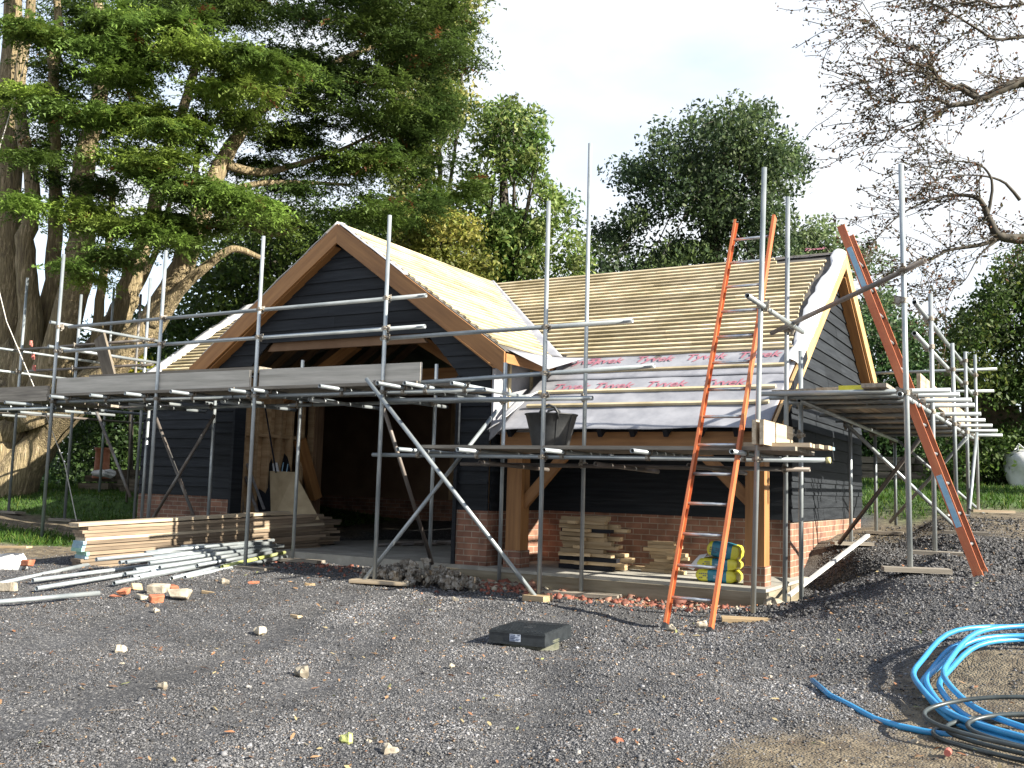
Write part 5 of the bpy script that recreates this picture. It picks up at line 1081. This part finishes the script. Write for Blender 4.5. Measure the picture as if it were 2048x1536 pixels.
for (x_, y_, w_, c_) in ((215, 232, 120, 9), (130, 214, 70, 5), (330, 262, 90, 7), (440, 190, 70, 6), (300, 318, 110, 7), (280, 450, 150, 13), (370, 476, 70, 5), (225, 505, 50, 4), (420, 385, 120, 10), (490, 398, 60, 4), (330, 352, 80, 6), (200, 90, 120, 9), (330, 50, 120, 9), (420, 110, 80, 6), (150, 540, 40, 2), (90, 305, 30, 2), (60, 60, 70, 6), (30, 180, 60, 4), (250, 150, 90, 6), (60, 400, 50, 3), (520, 130, 80, 6), (170, 420, 60, 3)):
    for k in range(c_): pl.append(tuple(atD(x_+rng.normal(0, w_*.5), y_+rng.normal(0, 9), 17.9+rng.uniform(-.7, .8))))
sprays('crown', C1, .88, 34, 17, [(.035, .062, .016), (.046, .075, .018), (.060, .092, .020)], ct)
sprays('crown', np.concatenate([C2, C3]), .72, 32, 16, [(.038, .066, .016), (.056, .090, .018), (.075, .112, .022)], ct)
sprays('crown', np.array(pl), .66, 40, 17, [(.095, .150, .028), (.125, .175, .032), (.075, .122, .026)], ct, upb=.05)  # front plates painted as sunlit: brighter leaf greens than the rest of the crown
# a few bare twigs in the conifer
TW = []
for (x_, y_, a_, l_) in ((60, 455, .35, 70), (560, 330, -.1, 120), (330, 300, .8, 50), (220, 120, .7, 60), (735, 400, 1.2, 90), (700, 60, .2, 120), (300, 420, -.3, 70)):
    for k in range(5):
        p0 = P_(x_, y_, 18.6); a2 = a_+rng.normal(0, .35); L_ = l_*rng.uniform(.5, 1.1); TW.append([(p0, .02), (P_(x_+math.cos(a2)*L_*.5, y_+math.sin(a2)*L_*.5+4, 18.5), .013), (P_(x_+math.cos(a2)*L_, y_+math.sin(a2)*L_, 18.4), .006)])
limbs('trunk', [[(p_, r_*(.80 if r_ < .6 else .95)) for p_, r_ in l_] for l_ in LL], ct, 'bark', 16, .16)
# --- broadleaved trees and shrubs
def tree(name, label, poly, D, dD, n_, rc, per, size, cols, trunk, hole=.35, hs=.012, seed=1, squash=.8, group=None, clumpvar=.35, bark='bark_dark', droop=0, cat='tree'):
    b0 = trunk[0]; base = atD(b0[0], b0[1], D); base.z = G(base.x, base.y)
    o = thing(name, base, label, cat, group)
    L = [(base-Vector((0, 0, .3)), trunk[0][2])]+[(atD(x_, y_, D), r_) for x_, y_, r_ in trunk[1:]]
    C = fill(poly, n_, D, dD, hole, hs, seed); br_ = [L]; rr = random.Random(seed)
    for k in range(min(26, n_//4)):
        c = Vector(C[rr.randrange(len(C))]); i = rr.randrange(1, len(L)); s_ = L[i][0]; mid = s_.lerp(c, .5)+Vector((rr.uniform(-.3, .3), rr.uniform(-.3, .3), rr.uniform(-.1, .4)))
        r_ = min(.07, L[i][1]*.5); br_.append([(s_, r_), (mid, r_*.6), (c, .012)])
    limbs('trunk', br_, o, bark, 7)
    leafcloud('crown', C, rc, per, size, cols, o, squash, clumpvar=clumpvar, droop=droop)
    return o
tree('ivy_clad_tree', 'tall ivy clad tree with a loose pointed top behind the roof valley', [(925, 600), (905, 520), (915, 400), (930, 320), (960, 225), (1015, 195), (1050, 215), (1085, 250), (1100, 310), (1110, 365), (1145, 410), (1165, 470), (1175, 620)], 27, 1.3, 200, .52, 105, .15,
     [(.045, .10, .025), (.075, .135, .038), (.035, .080, .022), (.10, .155, .055)], [(1010, 900, .28), (1015, 600, .22), (1010, 450, .16), (1005, 300, .08), (1000, 210, .03)], .34, .015, 11)
tree('holm_oak', 'dark rounded evergreen oak standing alone behind the right hand roof', [(1185, 600), (1190, 470), (1230, 430), (1280, 415), (1290, 385), (1240, 352), (1262, 325), (1315, 335), (1300, 290), (1330, 250), (1400, 228), (1470, 205), (1515, 190), (1545, 235), (1560, 290), (1605, 330), (1622, 370), (1590, 400), (1600, 440), (1560, 600)], 31, 2.0, 300, .78, 130, .16,
     [(.024, .050, .026), (.032, .066, .030), (.046, .085, .034), (.018, .038, .020)], [(1430, 900, .35), (1425, 600, .3), (1430, 430, .2), (1450, 300, .08), (1460, 240, .03)], .36, .013, 21)
tree('shrubby_tree', 'low bluish green tree right of the evergreen oak, behind the orange ladder top', [(1560, 600), (1590, 455), (1640, 440), (1672, 460), (1690, 500), (1720, 470), (1760, 520), (1800, 640), (1700, 640)], 33, 1.2, 70, .7, 110, .16,
     [(.05, .10, .055), (.07, .12, .06)], [(1650, 900, .2), (1650, 640, .15), (1655, 500, .05)], .38, .016, 31)
tree('pale_leaved_tree', 'pale yellowish feathery tree showing through at the right edge of the conifer', [(770, 460), (800, 300), (760, 160), (820, 40), (880, -60), (940, -60), (940, 60), (945, 180), (915, 260), (870, 330), (930, 440), (940, 520)], 27, 1.5, 170, .62, 95, .15,
     [(.11, .16, .05), (.08, .125, .04), (.15, .18, .07)], [(880, 900, .28), (870, 560, .2), (850, 350, .14), (880, 150, .08), (900, 20, .03)], .45, .016, 41, droop=.8)
tree('yellow_green_shrub', 'yellow green twiggy shrub behind the wing roof ridge', [(780, 560), (800, 430), (860, 415), (920, 430), (965, 480), (985, 560), (1000, 620)], 24, .9, 90, .5, 130, .12,
     [(.11, .15, .035), (.08, .12, .028), (.15, .18, .05)], [(890, 900, .12), (890, 600, .08), (880, 480, .03)], .30, .02, 51)
tree('dark_evergreen', 'dark evergreen thicket behind the wing gable under the conifer limbs', [(290, 760), (330, 640), (400, 560), (430, 470), (520, 440), (700, 430), (800, 430), (860, 560), (700, 560), (520, 700), (420, 760)], 27, 2, 210, .85, 120, .17,
     [(.022, .05, .014), (.03, .065, .016), (.045, .085, .018)], [(560, 950, .3), (560, 700, .25), (570, 520, .1)], .22, .016, 61)
tree('laurel_hedge', 'glossy dark hedge growing behind the conifer trunk on the left', [(60, 985), (110, 880), (150, 700), (260, 640), (400, 740), (440, 985)], 25, 1.6, 190, .75, 130, .13,
     [(.014, .036, .012), (.022, .052, .016), (.04, .085, .022)], [(200, 985, .12), (200, 850, .08), (200, 720, .03)], .12, .02, 71, cat='hedge')
tree('sunlit_shrub', 'sunlit yellow green bush seen under the left guard rails', [(225, 760), (232, 700), (262, 690), (300, 720), (310, 770), (250, 790)], 22.5, .5, 26, .4, 110, .10, [(.22, .26, .03), (.16, .22, .03)], [(262, 985, .06), (262, 800, .05), (262, 720, .02)], .1, .02, 75, cat='shrub')
tree('dark_hedge', 'dark hedge behind the timber stack beyond the right gable', [(1600, 960), (1610, 760), (1700, 700), (1720, 640), (1800, 640), (1860, 700), (1900, 760), (1910, 960)], 31, 1.5, 210, .85, 120, .17,
     [(.018, .05, .02), (.026, .065, .024), (.035, .08, .03)], [(1760, 960, .2), (1760, 820, .15), (1760, 680, .04)], .2, .018, 81, cat='hedge')
tree('bay_tree', 'large dark green tree filling the right edge behind the far scaffold poles', [(1880, 760), (1890, 680), (1905, 640), (1960, 600), (2000, 560), (2040, 500), (2100, 470), (2260, 440), (2260, 830), (2000, 800), (1920, 800)], 25, 1.6, 270, .72, 140, .13,
     [(.024, .055, .014), (.034, .075, .018), (.042, .068, .018), (.02, .042, .013)], [(2060, 960, .25), (2060, 800, .2), (2080, 620, .08)], .18, .016, 91)
tree('ivy_bank', 'ivy and weeds over the foot of the old wall at the right edge', [(1870, 975), (1880, 880), (1930, 860), (2040, 850), (2200, 840), (2200, 975)], 24.5, 1.0, 120, .5, 120, .12,
     [(.022, .055, .014), (.04, .08, .02)], [(2010, 975, .06), (2010, 930, .04), (2010, 880, .02)], .2, .02, 95, cat='ivy')
tree('far_treeline', 'distant dark trees closing the view behind the building', [(-80, 990), (-80, 760), (200, 820), (600, 760), (1000, 640), (1300, 640), (1650, 700), (2000, 760), (2200, 760), (2200, 985)], 40, 3, 420, 1.5, 70, .3,
     [(.02, .05, .018), (.03, .06, .02)], [(900, 980, .4), (900, 850, .3), (900, 700, .1)], .0, .01, 99, cat='trees')
# old garden wall with a taller pier
ow = thing('garden_wall', (.6, 25, 1.5), 'ruined old brick garden wall with a broken pier under the dark tree', 'wall')
wl = atD(1895, 960, 26); wr = atD(2200, 960, 24); 
fx = frame((wl.x, wl.y, 1.5), (wr.x, wr.y, 1.5)); Lw = (wr-wl).length
mb = MB(); hts = [2.9, 2.85, 2.7, 2.75, 2.2, 2.0, 2.3, 2.1, 1.9, 1.8]
for k, h_ in enumerate(hts): mb.lo_hi((-Lw/2+k*Lw/10, -.16, -.8), (-Lw/2+(k+1)*Lw/10-.001, .16, h_))
mb.obj('wall', M['oldwall'], ow, fx)
pc = atD(1930, 960, 24.6); MB().lo_hi((-.35, -.3, -.8), (.30, .3, 3.0)).lo_hi((-.30, -.25, 3.0), (.2, .28, 3.3)).obj('pier', M['oldwall'], ow, T((pc.x, pc.y, 1.5)) @ Matrix.Rotation(.5, 4, 'Z'))
# timber stack beyond the right gable
pa = atD(1610, 955, 27); pb = atD(1860, 958, 25.5); zg = G(pa.x, pa.y); rr = random.Random(4)
for k in range(12):
    r_, c_ = k//3, k % 3; o_ = Vector((0, .32*c_, .12+.20*r_)); A = Vector((pa.x+rr.uniform(-.3, .3), pa.y, zg))+o_; Bv = Vector((pb.x+rr.uniform(-.5, .2), pb.y, zg))+o_
    beam('sleeper', A, Bv, .28, .17, M['log'], None, label='old dark timber baulk in the long stack beyond the gable wall', cat='timber', group='long stack of timber baulks')
# builder's bag
p = atD(2062, 955, 23.5); p.z = G(p.x, p.y); bb = thing('bulk_bag', p, 'full white bulk bag slumped at the right edge by the old wall', 'bag')
vs = []; n1, n2 = 24, 12
for j in range(n2+1):
    t_ = j/n2
    for i in range(n1):
        a_ = 2*math.pi*i/n1; k_ = (abs(math.cos(a_))**3+abs(math.sin(a_))**3)**(-1/3); rr_ = .52*k_*(.86+.2*math.sin(t_*2.6))*(1 if t_ < .85 else 1-(t_-.85)*3.2); w_ = .05*math.sin(a_*5+t_*7)
        vs.append((math.cos(a_)*(rr_+w_), math.sin(a_)*(rr_+w_), t_*.95+.04*math.sin(a_*3)*t_))
MB().add(vs, [(j*n1+i, j*n1+(i+1) % n1, (j+1)*n1+(i+1) % n1, (j+1)*n1+i) for j in range(n2) for i in range(n1)]+[tuple(range(n2*n1, (n2+1)*n1))]).obj('bag_body', M['bagwhite'], bb, T(p), smooth=True)
for a_ in (.8, 2.4, 4.0, 5.5): MB().path([Vector((math.cos(a_)*.4, math.sin(a_)*.4, .9)), Vector((math.cos(a_)*.36, math.sin(a_)*.36, 1.08)), Vector((math.cos(a_+.5)*.38, math.sin(a_+.5)*.38, .92))], .022, 5).obj('lifting_loop', M['bagwhite'], bb, T(p))
# chimney pot, sleepers and white sack on the left
p = atD(202, 958, 21.5); p.z = G(p.x, p.y)+.28
n_ = 24; prof = [(.19, 0), (.20, .05), (.165, .08), (.155, .55), (.15, .60), (.18, .63), (.18, .68), (.14, .68), (.13, .3)]; vs = [(r_*math.cos(2*math.pi*i/n_), r_*math.sin(2*math.pi*i/n_), z_) for r_, z_ in prof for i in range(n_)]
MB().add(vs, [(j*n_+i, j*n_+(i+1) % n_, (j+1)*n_+(i+1) % n_, (j+1)*n_+i) for j in range(len(prof)-1) for i in range(n_)]).obj('chimney_pot', M['pot'], None, T(p), smooth=True, label='tall terracotta chimney pot standing on the old sleepers', cat='chimney pot')
rr = random.Random(8)
for k, (x_, z_) in enumerate(((188, .1), (215, .1), (243, .1), (268, .1), (200, .26), (235, .27), (262, .27), (225, .40), (258, .42), (282, .12))):
    q0 = atD(x_, 985, 21.3+.4*(k % 3)); q0.z = G(q0.x, q0.y)+z_
    beam('log', q0-Vector((.28, .15, 0)), q0+Vector((.30, .25+rr.uniform(-.2, .3), .02)), .17, .14, M['log'], None, label='short weathered timber in the pile below the chimney pot', cat='log', group='pile of short old timbers')
p = atD(207, 950, 21); rk = rock((p.x, p.y), (.28, .16, .09), 'white sack end lying on the pile beside the chimney pot', 'bagwhite', 'white_sack', 4, 'sack'); rk.location.z += .38
# white sack with a plank at the left edge
p = gp(8, 1128); rock((p.x-.1, p.y+.1), (.30, .2, .10), 'white plastic sack at the left edge under a thin plank', 'bagwhite', 'white_sack', 6, 'sack')
beam('plank', Vector((p.x-.7, p.y-.1, p.z+.16)), Vector((p.x+.26, p.y+.12, p.z+.20)), .09, .022, M['offcut'], None, label='thin pale plank lying on the white sack at the left edge', cat='plank')
# --- oak boughs hanging in from the right; the trunk stands outside the picture
DO = 20.0; KO = 1.25
base = atD(2420, 1050, DO); base.z = G(base.x, base.y)
oak = thing('oak_tree', base, 'oak whose thin nearly bare boughs hang into the top right of the sky', 'tree')
O = lambda x_, y_, D=DO: atD(x_, y_, D)
OL = [[(base-Vector((0, 0, .3)), .5), (O(2410, 700), .38), (O(2400, 450), .33), (O(2380, 200), .25), (O(2370, -100), .15)],
 [(O(2400, 420), .2), (O(2200, 260), .14), (O(2090, 180), .105), (O(2048, 163), .09), (O(2005, 178), .075), (O(1960, 196), .055), (O(1925, 180), .04), (O(1880, 160), .035), (O(1862, 135), .028), (O(1820, 128), .018)],
 [(O(1960, 196), .05), (O(1945, 205), .045), (O(1900, 212), .04), (O(1885, 225), .025), (O(1850, 240), .016), (O(1800, 258), .01), (O(1765, 282), .006)],
 [(O(1955, 190), .03), (O(1925, 170), .03), (O(1900, 175), .024), (O(1870, 150), .02), (O(1860, 130), .02)],
 [(O(1900, 212), .03), (O(1870, 200), .02), (O(1800, 205), .014), (O(1790, 185), .009), (O(1765, 205), .006)],
 [(O(1868, 150), .016), (O(1830, 142), .014), (O(1780, 150), .010), (O(1735, 165), .006)],
 [(O(1862, 132), .014), (O(1840, 100), .012), (O(1790, 90), .010), (O(1750, 45), .008), (O(1725, 5), .006)],
 [(O(1862, 132), .014), (O(1890, 90), .008), (O(1905, 80), .005)], [(O(1840, 100), .01), (O(1770, 80), .008), (O(1700, 45), .005)],
 [(O(2380, 120), .12), (O(2150, 70), .06), (O(2048, 74), .03), (O(1990, 78), .025), (O(1950, 55), .02), (O(1900, 25), .014), (O(1860, 5), .01)],
 [(O(2370, 20), .12), (O(2150, 0), .05), (O(2048, 8), .026), (O(1990, 14), .02), (O(1965, 2), .018), (O(1920, 6), .014), (O(1880, -10), .01)],
 [(O(2400, 560), .2), (O(2200, 500), .13), (O(2100, 475), .105), (O(2040, 478), .09), (O(1995, 470), .07), (O(1975, 430), .05), (O(1960, 400), .04), (O(1920, 390), .03), (O(1860, 400), .02), (O(1800, 430), .012), (O(1750, 480), .006)],
 [(O(2000, 475), .05), (O(1960, 490), .035), (O(1900, 500), .025), (O(1870, 515), .018), (O(1830, 530), .010), (O(1790, 545), .006)],
 [(O(1975, 430), .03), (O(1985, 370), .022), (O(1960, 330), .016), (O(1900, 320), .010), (O(1850, 300), .006)],
 [(O(2000, 475), .03), (O(1960, 510), .014), (O(1930, 560), .008), (O(1895, 590), .006), (O(1890, 640), .004)],
 [(O(2040, 400), .03), (O(2000, 360), .02), (O(1930, 350), .012), (O(1870, 360), .007)]]
rr = random.Random(12); TWG = []; LP = []
for L_ in OL[1:]:
    for (p0, r_) in L_[2:]:
        for k in range(8):
            d_ = Vector((rr.uniform(-1, .1), rr.uniform(-.8, .5), rr.uniform(-.6, .7))).normalized(); pts = [(p0, min(.018, r_*.7))]; q_ = Vector(p0)
            for s_ in range(rr.randint(4, 8)):
                d_ = (d_+Vector((rr.uniform(-.6, .3), rr.uniform(-.5, .5), rr.uniform(-.5, .5)))*.75).normalized(); q_ = q_+d_*rr.uniform(.10, .26); pts.append((q_.copy(), .0075)); LP.append(q_.copy()); LP.append(q_+Vector((rr.uniform(-.09, .09), rr.uniform(-.09, .09), rr.uniform(-.09, .09))))
            TWG.append(pts)
OL = [[(p_, r_*KO) for p_, r_ in l_] for l_ in OL]
limbs('trunk', OL[:1], oak, 'bark_dark', 12); limbs('bough', OL[1:], oak, 'bark_dark', 8, .25); limbs('twigs', TWG, oak, 'bark_dark', 4)['kind'] = 'stuff'
op = [(1745, 500), (1750, 400), (1800, 365), (1850, 350), (1890, 300), (1950, 285), (2048, 240), (2200, 220), (2200, 540), (2040, 510), (1960, 500), (1880, 540), (1800, 570), (1760, 545)]
C = np.array([tuple(v) for v in LP])
leafcloud('crown', C, .10, 2, .08, [(.035, .035, .025), (.05, .042, .028), (.035, .042, .025), (.065, .042, .028)], oak, 1)
